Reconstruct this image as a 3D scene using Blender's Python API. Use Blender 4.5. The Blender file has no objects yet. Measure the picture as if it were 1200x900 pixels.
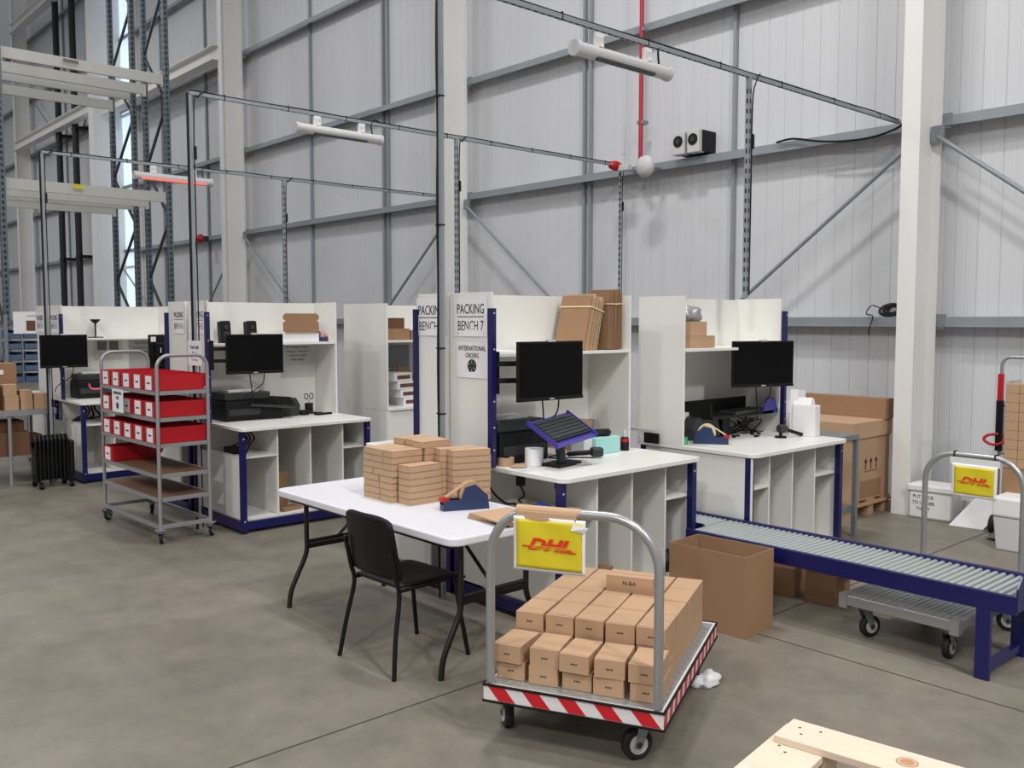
import bpy, bmesh, math, random
from mathutils import Vector, Matrix
random.seed(7)
R = math.radians
SC = bpy.context.scene
COL = SC.collection

# ---------------------------------------------------------------- camera, world, lights, exposure
cam = bpy.data.cameras.new('camera'); cam.sensor_width = 36.0; cam.lens = 1070 / 1200 * 36
cam.clip_end = 200
co = bpy.data.objects.new('camera', cam); COL.objects.link(co)
co.location = (0, 0, 1.8); co.rotation_euler = (R(90 - 3.975), 0, R(90 - 41.87))
SC.camera = co
SC.view_settings.view_transform = 'Standard'; SC.view_settings.look = 'None'
SC.view_settings.gamma = 1.0; SC.view_settings.use_curve_mapping = False
SC.view_settings.exposure = 0.0
w = bpy.data.worlds.new('world'); SC.world = w; w.use_nodes = True
w.node_tree.nodes['Background'].inputs[0].default_value = (0.93, 0.95, 1.0, 1)
w.node_tree.nodes['Background'].inputs[1].default_value = 0.35

def area(name, loc, sx, sy, power, col=(1, .985, .965)):
    l = bpy.data.lights.new(name, 'AREA'); l.shape = 'RECTANGLE'; l.size = sx; l.size_y = sy
    l.energy = power; l.color = col
    o = bpy.data.objects.new(name, l); COL.objects.link(o); o.location = loc
    return o
for (x, y, p) in ((-5.0, 4.2, 430), (2.6, 2.6, 460), (7.8, 1.0, 980), (-4.5, -6.0, 420), (4.0, -9.0, 1250), (-12.0, -8.0, 420), (-13.5, 4.0, 170), (-22, 3.0, 230), (-31, 0.0, 420)):
    area('bay_and_fill_light', (x, y, 10.5), 1.6, .5, p)  # overhead bay lamps, plus unseen fill added camera-side, right and far left

# ---------------------------------------------------------------- materials
def lin(c):
    return tuple(((v / 255) / 12.92 if v / 255 <= .04045 else ((v / 255 + .055) / 1.055) ** 2.4) for v in c) + (1,)
MATS = {}
def mat(name, rgb, rough=.5, metal=0.0, var=.06, scale=8.0, bump=0.0, emit=None, spec=.5, alpha=1.0, stretch=(1, 1, 1)):
    m = bpy.data.materials.new(name); m.use_nodes = True; nt = m.node_tree; N = nt.nodes; L = nt.links
    b = N['Principled BSDF']; b.inputs['Roughness'].default_value = rough; b.inputs['Metallic'].default_value = metal
    b.inputs['Specular IOR Level'].default_value = spec
    c = lin(rgb)
    tc = N.new('ShaderNodeTexCoord'); mp = N.new('ShaderNodeMapping'); mp.inputs['Scale'].default_value = stretch
    L.new(tc.outputs['Object'], mp.inputs['Vector'])
    nz = N.new('ShaderNodeTexNoise'); nz.inputs['Scale'].default_value = scale; nz.inputs['Detail'].default_value = 5
    L.new(mp.outputs[0], nz.inputs['Vector'])
    mx = N.new('ShaderNodeMix'); mx.data_type = 'RGBA'
    mx.inputs[6].default_value = tuple(v * (1 - var) for v in c[:3]) + (1,)
    mx.inputs[7].default_value = tuple(min(1, v * (1 + var)) for v in c[:3]) + (1,)
    L.new(nz.outputs['Fac'], mx.inputs[0]); L.new(mx.outputs[2], b.inputs['Base Color'])
    if bump:
        bp = N.new('ShaderNodeBump'); bp.inputs['Strength'].default_value = bump; bp.inputs['Distance'].default_value = .01
        L.new(nz.outputs['Fac'], bp.inputs['Height']); L.new(bp.outputs[0], b.inputs['Normal'])
    if emit:
        b.inputs['Emission Color'].default_value = lin(rgb); b.inputs['Emission Strength'].default_value = emit
    if alpha < 1: b.inputs['Alpha'].default_value = alpha
    MATS[name] = m
    return m
WHITE = mat('white_laminate', (226, 225, 219), .35, var=.02, scale=3)
PAPER = mat('white_paper', (228, 226, 228), .8, var=.02)
NAVY = mat('navy_powder_coat', (20, 20, 82), .35, var=.1)
GALV = mat('galvanised_steel', (140, 146, 150), .42, .55, var=.15, scale=20)
RAIL = mat('rail_steel', (142, 148, 153), .5, .25, var=.1, scale=6)
COLW = mat('column_white_paint', (224, 223, 220), .5, var=.03, scale=3)
CLAD = mat('wall_cladding_white', (199, 200, 203), .55, var=.025, scale=2.5, stretch=(1, 1, .15))
BLACK = mat('black_plastic', (13, 13, 14), .5, var=.2, spec=.3)
SCREEN = mat('screen_black', (7, 7, 8), .6, var=.1, spec=.12)
DARK = mat('dark_grey_plastic', (42, 46, 47), .5, var=.15)
RUBBER = mat('black_rubber', (24, 24, 24), .7, var=.2)
LEGB = mat('dark_bronze_steel', (38, 33, 32), .35, .4, var=.1)
CARD = mat('cardboard_tan', (176, 143, 112), .85, var=.06, scale=14, bump=.05)
CARDL = mat('cardboard_light', (184, 152, 121), .85, var=.05, scale=14)
CARDB = mat('cardboard_brown', (148, 114, 84), .85, var=.07, scale=6, stretch=(1, 1, .2))
CARDD = mat('cardboard_edge_and_shade', (104, 70, 48), .9, var=.2, scale=40)
RED = mat('red_plastic', (176, 14, 28), .4, var=.06)
REDG = mat('red_tape', (190, 22, 34), .4, var=.05)
WTAPE = mat('white_tape', (214, 212, 212), .4, var=.05)
ALU = mat('aluminium_checker', (176, 178, 178), .38, .6, var=.15, scale=30, bump=.1)
TUBE = mat('silver_tube_paint', (164, 165, 165), .32, .6, var=.06)
CARTG = mat('grey_cart_paint', (150, 150, 152), .4, .35, var=.06)
HARD = mat('brown_hardboard', (124, 92, 70), .6, var=.15, scale=5)
YEL = mat('yellow_print', (210, 192, 34), .35, var=.04)
DRED = mat('red_print', (210, 50, 20), .5, var=.05)
INK = mat('black_ink', (38, 38, 40), .8, var=.1)
GINK = mat('grey_ink', (112, 108, 106), .8, var=.1)
BLUEP = mat('blue_dispenser_plastic', (32, 48, 86), .4, var=.08)
PURP = mat('violet_blue_tray', (66, 58, 148), .4, var=.08)
AQUA = mat('aqua_card', (160, 212, 208), .6, var=.03)
GREEN = mat('green_tape', (60, 170, 110), .5, var=.05)
BLUE = mat('blue_film', (50, 90, 190), .4, var=.1)
WOOD = mat('pine_wood', (212, 194, 174), .7, var=.09, scale=5, stretch=(1, 7, 7))
WOODD = mat('pallet_wood_aged', (178, 142, 106), .8, var=.15, scale=6, stretch=(1, 6, 6))
KNOT = mat('wood_knot', (176, 130, 98), .8, var=.25, scale=40)
NAIL = mat('nail_hole', (74, 56, 46), .9)
RACKB = mat('rack_blue_grey', (98, 108, 116), .5, .3, var=.12)
RACKD = mat('rack_brace_dark', (66, 74, 82), .5, .3)
BEAM = mat('rack_beam_cream', (186, 186, 180), .5, var=.04)
HOLE = mat('dark_hole', (40, 44, 50), .8)
BINB = mat('blue_grey_bin', (74, 98, 126), .5, var=.1)
GREYP = mat('light_grey_plastic', (190, 190, 190), .5, var=.04)
DPIPE = mat('black_pipe', (22, 20, 20), .6)
REDC = mat('red_conduit', (170, 28, 48), .4)
CLEAR = mat('clear_sleeve', (214, 216, 214), .2, var=.02)
POUCH = mat('silver_pouch', (150, 150, 152), .35, .3, var=.3, scale=20, bump=.3)
ROLLER = mat('roller_zinc', (184, 192, 190), .32, .5, var=.05)
GLOW = mat('heater_glow', (255, 70, 60), .5, emit=2.2)
WINDOW = mat('window_daylight', (206, 224, 244), .2, emit=.85)
KEYG = mat('key_grey', (58, 64, 64), .5, var=.1)
PINKL = mat('pink_logo', (230, 100, 130), .5)
CREAM = mat('cream_tape', (222, 206, 160), .5)

def floor_material():
    m = bpy.data.materials.new('polished_concrete'); m.use_nodes = True; nt = m.node_tree; N = nt.nodes; L = nt.links
    b = N['Principled BSDF']; b.inputs['Specular IOR Level'].default_value = .35
    tc = N.new('ShaderNodeTexCoord')
    def noise(s, d=6, st=(1, 1, 1), rough=.6):
        mp = N.new('ShaderNodeMapping'); mp.inputs['Scale'].default_value = st
        L.new(tc.outputs['Object'], mp.inputs['Vector'])
        n = N.new('ShaderNodeTexNoise'); n.inputs['Scale'].default_value = s; n.inputs['Detail'].default_value = d
        n.inputs['Roughness'].default_value = rough
        L.new(mp.outputs[0], n.inputs['Vector']); return n
    def ramp(src, p0, c0, p1, c1):
        r = N.new('ShaderNodeValToRGB'); r.color_ramp.elements[0].position = p0; r.color_ramp.elements[0].color = c0
        r.color_ramp.elements[1].position = p1; r.color_ramp.elements[1].color = c1
        L.new(src, r.inputs[0]); return r
    def mix(t, f, a, bb):
        x = N.new('ShaderNodeMix'); x.data_type = 'RGBA'; x.blend_type = t
        if isinstance(f, float): x.inputs[0].default_value = f
        else: L.new(f, x.inputs[0])
        L.new(a, x.inputs[6])
        if isinstance(bb, tuple): x.inputs[7].default_value = bb
        else: L.new(bb, x.inputs[7])
        return x.outputs[2]
    big = ramp(noise(.55, 5).outputs['Fac'], .35, lin((112, 106, 97)), .68, lin((130, 123, 112)))
    mid = ramp(noise(3.2, 10, rough=.72).outputs['Fac'], .32, (.76, .76, .75, 1), .66, (1.13, 1.12, 1.10, 1))
    c = mix('MULTIPLY', 1.0, big.outputs[0], mid.outputs[0])
    fine = ramp(noise(60, 4).outputs['Fac'], .3, (.93, .93, .93, 1), .7, (1.04, 1.04, 1.04, 1))
    c = mix('MULTIPLY', 1.0, c, fine.outputs[0])
    sc = ramp(noise(11, 9, (1, 5, 1), .75).outputs['Fac'], .60, (0, 0, 0, 1), .72, (1, 1, 1, 1))   # scuffs
    c = mix('MULTIPLY', sc.outputs[0], c, (.70, .68, .66, 1))
    L.new(c, b.inputs['Base Color'])
    rr = N.new('ShaderNodeMapRange'); rr.inputs[3].default_value = .34; rr.inputs[4].default_value = .55
    L.new(noise(2.2).outputs['Fac'], rr.inputs[0]); L.new(rr.outputs[0], b.inputs['Roughness'])
    return m
CONC = floor_material()
JOINT = mat('joint_dark', (62, 58, 54), .9)

# ---------------------------------------------------------------- helpers
class MB:
    def __init__(s): s.v = []; s.f = []; s.m = []; s.sm = []; s.mats = []; s.X = Matrix.Identity(4)
    def mi(s, m):
        if m not in s.mats: s.mats.append(m)
        return s.mats.index(m)
    def add(s, vs, fs, m, smooth=False):
        o = len(s.v); s.v += [tuple(s.X @ Vector(p)) for p in vs]; k = s.mi(m)
        for f in fs: s.f.append([i + o for i in f]); s.m.append(k); s.sm.append(smooth)
        return s
    def box(s, x0, x1, y0, y1, z0, z1, m):
        return s.add([(x0, y0, z0), (x1, y0, z0), (x1, y1, z0), (x0, y1, z0), (x0, y0, z1), (x1, y0, z1), (x1, y1, z1), (x0, y1, z1)],
                     [(0, 3, 2, 1), (4, 5, 6, 7), (0, 1, 5, 4), (1, 2, 6, 5), (2, 3, 7, 6), (3, 0, 4, 7)], m)
    def bar(s, p, q, a, b, m, up=(0, 0, 1)):
        p = Vector(p); q = Vector(q); d = (q - p).normalized(); u = Vector(up)
        if abs(d.dot(u)) > .98: u = Vector((1, 0, 0))
        r = d.cross(u).normalized() * a / 2; u = r.normalized().cross(d) * b / 2
        vs = [e + i * r + j * u for e in (p, q) for i, j in ((-1, -1), (1, -1), (1, 1), (-1, 1))]
        return s.add(vs, [(0, 3, 2, 1), (4, 5, 6, 7), (0, 1, 5, 4), (1, 2, 6, 5), (2, 3, 7, 6), (3, 0, 4, 7)], m)
    def tube(s, pts, r, m, n=8, cap=True):
        pts = [Vector(p) for p in pts]; vs = []; fs = []; prev = None
        for i, p in enumerate(pts):
            d = (pts[min(i + 1, len(pts) - 1)] - pts[max(i - 1, 0)]).normalized()
            if prev is None:
                a = Vector((0, 0, 1)) if abs(d.z) < .9 else Vector((1, 0, 0)); u = d.cross(a).normalized()
            else:
                u = prev - d * prev.dot(d)
                u = u.normalized() if u.length > 1e-6 else d.orthogonal().normalized()
            prev = u; v = d.cross(u); rr = r[i] if isinstance(r, (list, tuple)) else r
            vs += [p + (u * math.cos(2 * math.pi * k / n) + v * math.sin(2 * math.pi * k / n)) * rr for k in range(n)]
        for i in range(len(pts) - 1):
            for k in range(n):
                k2 = (k + 1) % n; fs.append((i * n + k, i * n + k2, (i + 1) * n + k2, (i + 1) * n + k))
        s.add(vs, fs, m, True)
        if cap:
            L = len(pts) - 1
            s.add(vs[:n], [tuple(range(n - 1, -1, -1))], m); s.add(vs[L * n:], [tuple(range(n))], m)
        return s
    def cyl(s, p, q, r, m, n=16): return s.tube([p, q], r, m, n)
    def prism(s, poly, axis, a0, a1, m):
        """poly: 2-D points; axis 'x': (y,z) polygon, 'y': (x,z), 'z': (x,y)"""
        def P(t, a): return {'x': (a, t[0], t[1]), 'y': (t[0], a, t[1]), 'z': (t[0], t[1], a)}[axis]
        n = len(poly); vs = [P(t, a0) for t in poly] + [P(t, a1) for t in poly]
        fs = [tuple(range(n)), tuple(range(2 * n - 1, n - 1, -1))] + [(i, n + i, n + (i + 1) % n, (i + 1) % n) for i in range(n)]
        return s.add(vs, fs, m)
    def build(s, name, parent=None, loc=None, rz=0, bevel=0, label=None, kind=None, seg=2):
        me = bpy.data.meshes.new(name); me.from_pydata(s.v, [], s.f)
        for m in s.mats: me.materials.append(m)
        for i, p in enumerate(me.polygons): p.material_index = s.m[i]; p.use_smooth = s.sm[i]
        bm = bmesh.new(); bm.from_mesh(me); bmesh.ops.recalc_face_normals(bm, faces=bm.faces)
        bm.to_mesh(me); bm.free(); me.update()
        o = bpy.data.objects.new(name, me); COL.objects.link(o)
        if parent: o.parent = parent
        if loc: o.location = loc
        if rz: o.rotation_euler.z = rz
        if bevel:
            b = o.modifiers.new('bevel', 'BEVEL'); b.width = bevel; b.segments = seg; b.limit_method = 'ANGLE'; b.angle_limit = R(40)
        if label: o['label'] = label
        if kind: o['kind'] = kind
        return o
def tag(o, label, cat, group=None, kind=None):
    o['label'] = label; o['category'] = cat
    if group: o['group'] = group
    if kind: o['kind'] = kind
    return o
def thing(name, label, cat, loc=(0, 0, 0), rz=0, group=None):
    o = bpy.data.objects.new(name, None); COL.objects.link(o); o.location = loc; o.rotation_euler.z = rz
    o.empty_display_size = .1
    return tag(o, label, cat, group)
def copy_tree(o, parent=None):
    c = o.copy(); COL.objects.link(c)
    if parent: c.parent = parent; c.matrix_parent_inverse = o.matrix_parent_inverse.copy()
    for ch in [x for x in bpy.data.objects if x.parent == o]: copy_tree(ch, c)
    return c
def bx(name, parent, x0, x1, y0, y1, z0, z1, m, bevel=0, label=None):
    return MB().box(x0, x1, y0, y1, z0, z1, m).build(name, parent, bevel=bevel, label=label)
def wire(pts, n=8):
    """smooth polyline (Catmull-Rom)"""
    P = [Vector(p) for p in pts]; P = [P[0]] + P + [P[-1]]; out = []
    for i in range(1, len(P) - 2):
        for k in range(n):
            t = k / n; a, b, c, d = P[i - 1], P[i], P[i + 1], P[i + 2]
            out.append(.5 * ((2 * b) + (c - a) * t + (2 * a - 5 * b + 4 * c - d) * t * t + (3 * b - a - 3 * c + d) * t ** 3))
    out.append(P[-2]); return out
def letters(parent, text, size, loc, right, up, m, name='lettering', shear=0, bold=0, sx=1, align='CENTER', thick=.0006):
    cu = bpy.data.curves.new('t', 'FONT'); cu.body = text; cu.size = size; cu.align_x = align; cu.align_y = 'CENTER'
    cu.extrude = thick; cu.shear = shear; cu.offset = bold; cu.resolution_u = 2
    to = bpy.data.objects.new('t', cu); COL.objects.link(to)
    me = bpy.data.meshes.new_from_object(to.evaluated_get(bpy.context.evaluated_depsgraph_get()))
    bpy.data.objects.remove(to); bpy.data.curves.remove(cu)
    r = Vector(right).normalized(); u = Vector(up).normalized(); n = r.cross(u)
    M = Matrix(((r.x * sx, u.x, n.x, loc[0]), (r.y * sx, u.y, n.y, loc[1]), (r.z * sx, u.z, n.z, loc[2]), (0, 0, 0, 1)))
    me.transform(M); me.materials.clear(); me.materials.append(m); me.name = name
    o = bpy.data.objects.new(name, me); COL.objects.link(o); o.parent = parent
    return o

# ---------------------------------------------------------------- the building
f = MB(); f.box(-48, 8, -8, 8.9, -.1, 0, CONC)
for (x0, x1, y0, y1) in ((-48, 8, 4.485, 4.497), (-3.02, -3.008, 4.5, 8.7), (-3.42, -3.408, -8, 4.48), (-10.4, -10.388, -8, 8.7), (-17.4, -17.388, -8, 8.7), (-48, 8, -1.5, -1.488)):
    f.box(x0, x1, y0, y1, -.01, .0006, JOINT)
f.build('floor', kind='structure')

wb = MB(); H_W = 14.0; P = .205; yb = 8.93
pts = []; x = 7.99
while x > -46:
    pts += [(x, yb), (x - P * .46, yb), (x - P * .48, yb + .002), (x - P * .52, yb + .002), (x - P * .54, yb),
            (x - P + .012, yb), (x - P + .008, yb + .007), (x - P + .004, yb + .007)]; x -= P
vs = [(a, b, z) for z in (0, H_W) for a, b in pts]; n = len(pts)
wb.add(vs, [(i, i + 1, n + i + 1, n + i) for i in range(n - 1)], CLAD)
wb.box(-46, 8, yb + .03, yb + .12, 0, H_W, CLAD)
wb.build('wall_back', kind='structure')
MB().box(-46.2, -46, -8, 9.0, 0, H_W, CLAD).build('wall_left', kind='structure')

tn = [0]
def trim(mb, bevel=0):
    tn[0] += 1; o = mb.build('trim_%d' % tn[0], bevel=bevel, kind='structure'); return o
COLX = (-3.85, -10.86, -18.24, -34.1)
def ibeam(x):
    m = MB(); hw = .083
    m.box(x - hw, x + hw, 8.30, 8.32, 0, H_W, COLW); m.box(x - hw, x + hw, 8.74, 8.76, 0, H_W, COLW)
    m.box(x - .008, x + .008, 8.32, 8.74, 0, H_W, COLW)
    for z in (1.79, 3.65, 5.34, 7.3):                       # cleats and stiffeners
        m.box(x - .16, x + .16, 8.765, 8.80, z - .07, z + .07, GALV)
    return m
for x in COLX: trim(ibeam(x))
trim(ibeam(3.2))
# horizontal sheeting rails (Z-purlins), one run per height
for z in (1.79, 3.655, 5.34, 7.34, 9.2, 11.1):
    m = MB(); xs = [7.9, 3.2] + list(COLX) + [-46]
    for a, b in zip(xs[:-1], xs[1:]):
        g = 0 if z > 9 else .0
        x0, x1 = b + .02 + g, a - .02
        m.box(x0, x1, 8.77, 8.775, z - .05, z + .045, RAIL)
        m.box(x0, x1, 8.775, 8.92, z + .04, z + .045, RAIL); m.box(x0, x1, 8.75, 8.77, z - .05, z - .045, RAIL)
    trim(m)
# vertical mullions behind the rails, singles and pairs
m = MB()
for x in (-6.15, -8.38, -8.49, -13.06, -13.19, -15.62, -20.3, -22.9, -28.3, -30.6, -35.5):
    m.box(x - .02, x + .02, 8.875, 8.925, 0, H_W, RAIL)
trim(m)
# diagonal bracing tubes
m = MB()
for a, b in (((-3.97, 3.5), (-6.12, 1.84)), ((-3.77, 3.5), (-1.6, 1.84)), ((-10.92, 3.55), (-13.0, 1.84)), ((-10.7, 3.5), (-8.55, 1.84)),
             ((-18.3, 3.55), (-20.3, 1.84)), ((-18.05, 3.55), (-15.7, 1.84)), ((-26.1, 3.5), (-28.2, 1.84)), ((-25.9, 3.55), (-23, 1.84)),
             ((-26.1, 8.9), (-28.2, 7.4)), ((-33.1, 8.9), (-30.7, 7.4))):
    m.cyl((a[0], 8.68, a[1]), (b[0], 8.68, b[1]), .022, RAIL, 8)
    m.box(a[0] - .06, a[0] + .06, 8.67, 8.70, a[1] - .05, a[1] + .1, GALV)
    m.box(b[0] - .05, b[0] + .05, 8.67, 8.78, b[1] - .08, b[1] + .02, GALV)
trim(m)
# white bracing beams between the far columns
for (x0, x1, z) in ((-34.0, -25.8, 7.55), (-25.3, -18.35, 7.3), (-34.0, -25.8, 11.35), (-25.3, -18.35, 11.2)):
    m = MB(); m.box(x0, x1, 8.2, 8.45, z + .13, z + .15, COLW); m.box(x0, x1, 8.2, 8.45, z - .15, z - .13, COLW); m.box(x0, x1, 8.32, 8.335, z - .13, z + .13, COLW)
    trim(m)
# the tall daylight strip window between the far columns
wn = MB().box(-26.8, -24.5, 8.86, 8.9, 1.2, H_W, WINDOW)
for x in (-26.83, -25.6, -24.5): wn.box(x - .03, x + .03, 8.80, 8.925, 1.2, H_W, COLW)
for k in range(7): wn.box(-26.83, -24.5, 8.80, 8.925, 1.2 + k * 2.0, 1.26 + k * 2.0, COLW)
wn.build('window_1', kind='structure')
# far wide column casing beside the window
MB().box(-25.75, -25.35, 8.05, 8.74, 0, H_W, COLW).build('trim_%d' % (tn[0] + 1), kind='structure'); tn[0] += 1
# skylight of pale roof lights above the far aisle is out of view; dark drain pipes on the wall
for i, (x, lab) in enumerate(((-29.75, 'tall black vertical pipe on the far wall, left one of the pair'), (-28.2, 'tall black vertical pipe on the far wall, right one beside the pale column'))):
    m = MB(); m.cyl((x, 8.45, 0), (x, 8.45, 13), .09, DPIPE, 12)
    for z in (1.8, 3.65, 5.4, 7.3): m.box(x - .2, x + .2, 8.4, 8.80, z - .04, z + .04, BLACK)
    tag(m.build('wall_pipe'), lab, 'pipe', 'black pipes on the far wall')

# ---------------------------------------------------------------- cable struts and hanging heaters
def strut(label, x, y0, y1, z, posts, cable_ends=True, xx=None):
    t = thing('cable_strut', label, 'cable support', (x, 0, 0))
    m = MB(); m.box(-.014, .014, y0, y1, z - .014, z + .014, RAIL)
    k = y0 + .05
    while k < y1 - .05: m.box(-.006, .006, k, k + .03, z - .0152, z - .0138, HOLE); k += .06
    m.build('channel', t)
    c = MB(); rnd = random.Random(int(abs(x) * 10))
    c.tube(wire([(rnd.uniform(-.012, .012), y, z + .02 + rnd.uniform(0, .008)) for y in [y0 + (y1 - y0) * i / 14 for i in range(15)]], 3), .006, BLACK, 6)
    for i in range(9): yy = y0 + (y1 - y0) * (i + .5) / 9; c.box(-.016, .016, yy - .004, yy + .004, z - .016, z + .03, BLACK)
    c.build('cable', t)
    for (py, zb, kind) in posts:
        p = MB()
        w_ = .017 if kind == 'slot' else .011
        p.box(-w_, w_, py - w_, py + w_, zb, z - .015, RAIL)
        if kind == 'dark':
            p.cyl((-.014, py - .018, zb), (-.014, py - .018, z), .0095, BLACK, 8)
        else:
            q = zb + .05
            while q < z - .1: p.box(-.007, .007, py - w_ - .0012, py - w_ + .0005, q, q + .035, HOLE); p.box(w_ - .0005, w_ + .0012, py - .007, py + .007, q, q + .035, HOLE); q += .075
        p.build('post', t)
        cc = MB(); cc.tube(wire([(0.02, py + .12, z + .03), (.03, py + .06, z - .03), (.022, py + .022, z - .2), (.02, py + .022, (z + zb) / 2), (.02, py + .02, zb + .02)]), .006, BLACK, 6)
        cc.box(.015, .035, py + .014, py + .036, z - .55, z - .44, BLACK)
        cc.build('drop_cable', t)
    return t
strut('grey cable strut over the front benches with a slotted drop post on the right', -4.08, 1.2, 8.56, 3.66, [(6.08, 1.975, 'slot')])
strut('grey cable strut over the middle benches ending at the rail by the white dome', -7.6, 3.19, 8.62, 3.70, [(3.19, 0.0, 'dark'), (6.03, 0.0, 'slot'), (8.6, 1.95, 'plain')])
strut('grey cable strut farthest left, ending at the middle white column', -10.86, 2.90, 8.3, 3.62, [(2.90, 0.0, 'dark'), (5.77, 0.0, 'slot')])
t = thing('service_pole', 'tall grey and black cable pole rising between the bench 8 and bench 7 panels', 'pole', (-4.64, 3.56, 0))
MB().box(-.012, .014, -.012, .012, 0, 7, RAIL).build('channel', t)
m = MB(); m.tube(wire([(-.026, -.006 + .003 * (-1) ** i, z * .5) for i, z in enumerate(range(0, 15))], 3), .012, BLACK, 8)
for z in (1.2, 1.62, 2.4, 3.2, 4.1): m.box(-.04, .018, -.02, .016, z, z + .008, BLACK)
m.build('cable', t)

def heater(label, x, yc, z, L=.93, r=.045, glow=False):
    t = thing('tube_heater', label, 'heater', (x, yc, z), group=None)
    m = MB(); m.tube([(0, -L / 2, 0), (0, L / 2, 0)], r, GREYP, 20)
    for s in (-1, 1): m.tube([(0, s * (L / 2 - .03), 0), (0, s * (L / 2 + .002), 0)], r + .006, GREYP, 20)
    m.build('tube_body', t)
    g = MB()
    if glow: g.box(.026, .0455, -L / 2 + .08, L / 2 - .08, -.038, -.026, GLOW)
    else: g.box(.008, .040, -L / 2 + .18, L / 2 - .18, -.0475, -.032, DARK)
    g.build('element', t, label='glowing red element' if glow else None)
    for s in (-.24, .24):
        h = MB(); h.box(-.012, .012, s - .035, s + .035, r - .01, r + .085, COLW); h.box(-.03, .03, s - .02, s + .02, r - .005, r + .02, COLW)
        for k in range(3): h.cyl((.013, s - .02 + k * .02, r + .02), (.013, s - .02 + k * .02, r + .06), .005, GREYP, 6)
        h.build('hanger', t)
    MB().tube(wire([(0, L / 2 - .1, r), (.01, L / 2 - .12, r + .09), (.0, L / 2 - .06, r + .14), (0, L / 2 + .02, r + .1)]), .007, BLACK, 6).build('flex', t)
    return t
heater('large white tube heater hanging at the top centre below the front strut', -4.08, 4.64, 3.50)
heater('white tube heater hanging over the middle benches, left of the tall pole', -7.6, 4.63, 3.555)
heater('white tube heater glowing red, hanging farthest left before the racking', -10.86, 4.34, 3.477, glow=True)

# ---------------------------------------------------------------- things on the back wall
for x, lab in ((-6.73, 'white wall speaker with black cone, left of the pair under the rail'), (-6.52, 'white wall speaker with black cone and dark side, right of the pair')):
    t = thing('wall_sounder', lab, 'speaker', (x, 8.62, 3.85), group='speakers on the back wall')
    bx('casing', t, -.085, .085, 0, .12, -.13, .13, GREYP, .01); bx('back_box', t, -.08, .10, .06, .3, -.12, .12, BLACK)
    MB().cyl((0, -.008, .02), (0, .002, .02), .065, BLACK, 24).cyl((0, -.012, .02), (0, -.006, .02), .03, DARK, 16).build('cone', t)
t = thing('alarm_beacon', 'small red alarm beacon at the end of the middle strut', 'beacon', (-7.6, 8.5, 3.66))
MB().tube([(-.0, 0, .03), (0, -.03, .03), (0, -.07, .03), (0, -.09, .03)], [.05, .055, .045, .02], RED, 16).build('lens', t)
MB().cyl((0, .0, .03), (0, .04, .03), .06, RED, 16).box(-.02, .02, .03, .1, .0, .06, GREYP).build('base', t)
t = thing('dome_antenna', 'white round dome antenna on the wall beside the red pipe', 'antenna', (-7.1, 8.48, 3.62))
d = MB()
d.tube([(0, -.07, 0), (0, -.062, 0), (0, -.04, 0), (0, 0, 0), (0, .03, 0)], [.02, .07, .115, .13, .12], GREYP, 28); d.build('dome', t)
MB().cyl((0, .03, 0), (0, .3, 0), .025, GALV, 8).build('bracket', t)
t = thing('stick_antenna', 'thin white upright stick antenna left of the red pipe', 'antenna', (-7.5, 8.55, 3.66))
MB().cyl((0, 0, .03), (0, 0, .50), .012, GREYP, 8).cyl((0, 0, .16), (0, 0, .22), .02, GREYP, 8).build('rod', t)
MB().box(-.06, .1, -.04, .04, -.04, .03, GREYP).cyl((0, 0, -.02), (0, .3, -.02), .015, GALV, 8).build('base', t, bevel=.01)
m = MB(); m.tube(wire([(-7.36, 8.70, 12.0), (-7.36, 8.70, 8), (-7.36, 8.70, 4.2), (-7.36, 8.70, 3.78), (-7.28, 8.66, 3.68), (-7.17, 8.62, 3.66)], 6), .028, REDC, 10)
for z in (4.2, 5.3, 7.3): m.box(-7.41, -7.31, 8.68, 8.78, z - .02, z + .02, GALV)
tag(m.build('red_conduit'), 'red vertical pipe running down the wall to the white dome', 'pipe')
t = thing('alarm_beacon', 'tiny red alarm beacon on the rail left of the second white column', 'beacon', (-20.1, 8.6, 3.64))
MB().tube([(0, .04, 0), (0, 0, 0), (0, -.07, 0), (0, -.1, 0)], [.1, .1, .08, .03], RED, 14).build('lens', t); bx('base', t, -.06, .06, .04, .18, -.06, .06, DARK)
m = MB(); rnd = random.Random(3)
for i in range(9):
    cx = -4.22 + rnd.uniform(-.05, .06); r0 = rnd.uniform(.04, .085); tilt = rnd.uniform(-.6, .6)
    m.tube([(cx + r0 * 1.25 * math.cos(a), 8.83 + .05 * math.sin(a + tilt), 1.905 + r0 * .75 * math.sin(a)) for a in [k * .393 for k in range(17)]], .008, BLACK, 6)
m.tube(wire([(-4.3, 8.82, 1.9), (-4.42, 8.80, 1.95), (-4.46, 8.76, 1.87), (-4.38, 8.74, 1.842), (-4.37, 8.66, 1.74), (-4.38, 8.66, 1.66)]), .006, BLACK, 6)
tag(m.build('cable_coil'), 'tangled coil of black cable lying on the low wall rail', 'cable')
m = MB(); m.tube(wire([(-5.5, 8.73, 3.70), (-5.3, 8.73, 3.71), (-5.0, 8.72, 3.64), (-4.7, 8.72, 3.60), (-4.4, 8.72, 3.60), (-4.15, 8.72, 3.66), (-3.99, 8.6, 3.74)]), .012, BLACK, 6)
tag(m.build('wall_cable'), 'loose black cable sagging along the rail left of the right column', 'cable')

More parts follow.
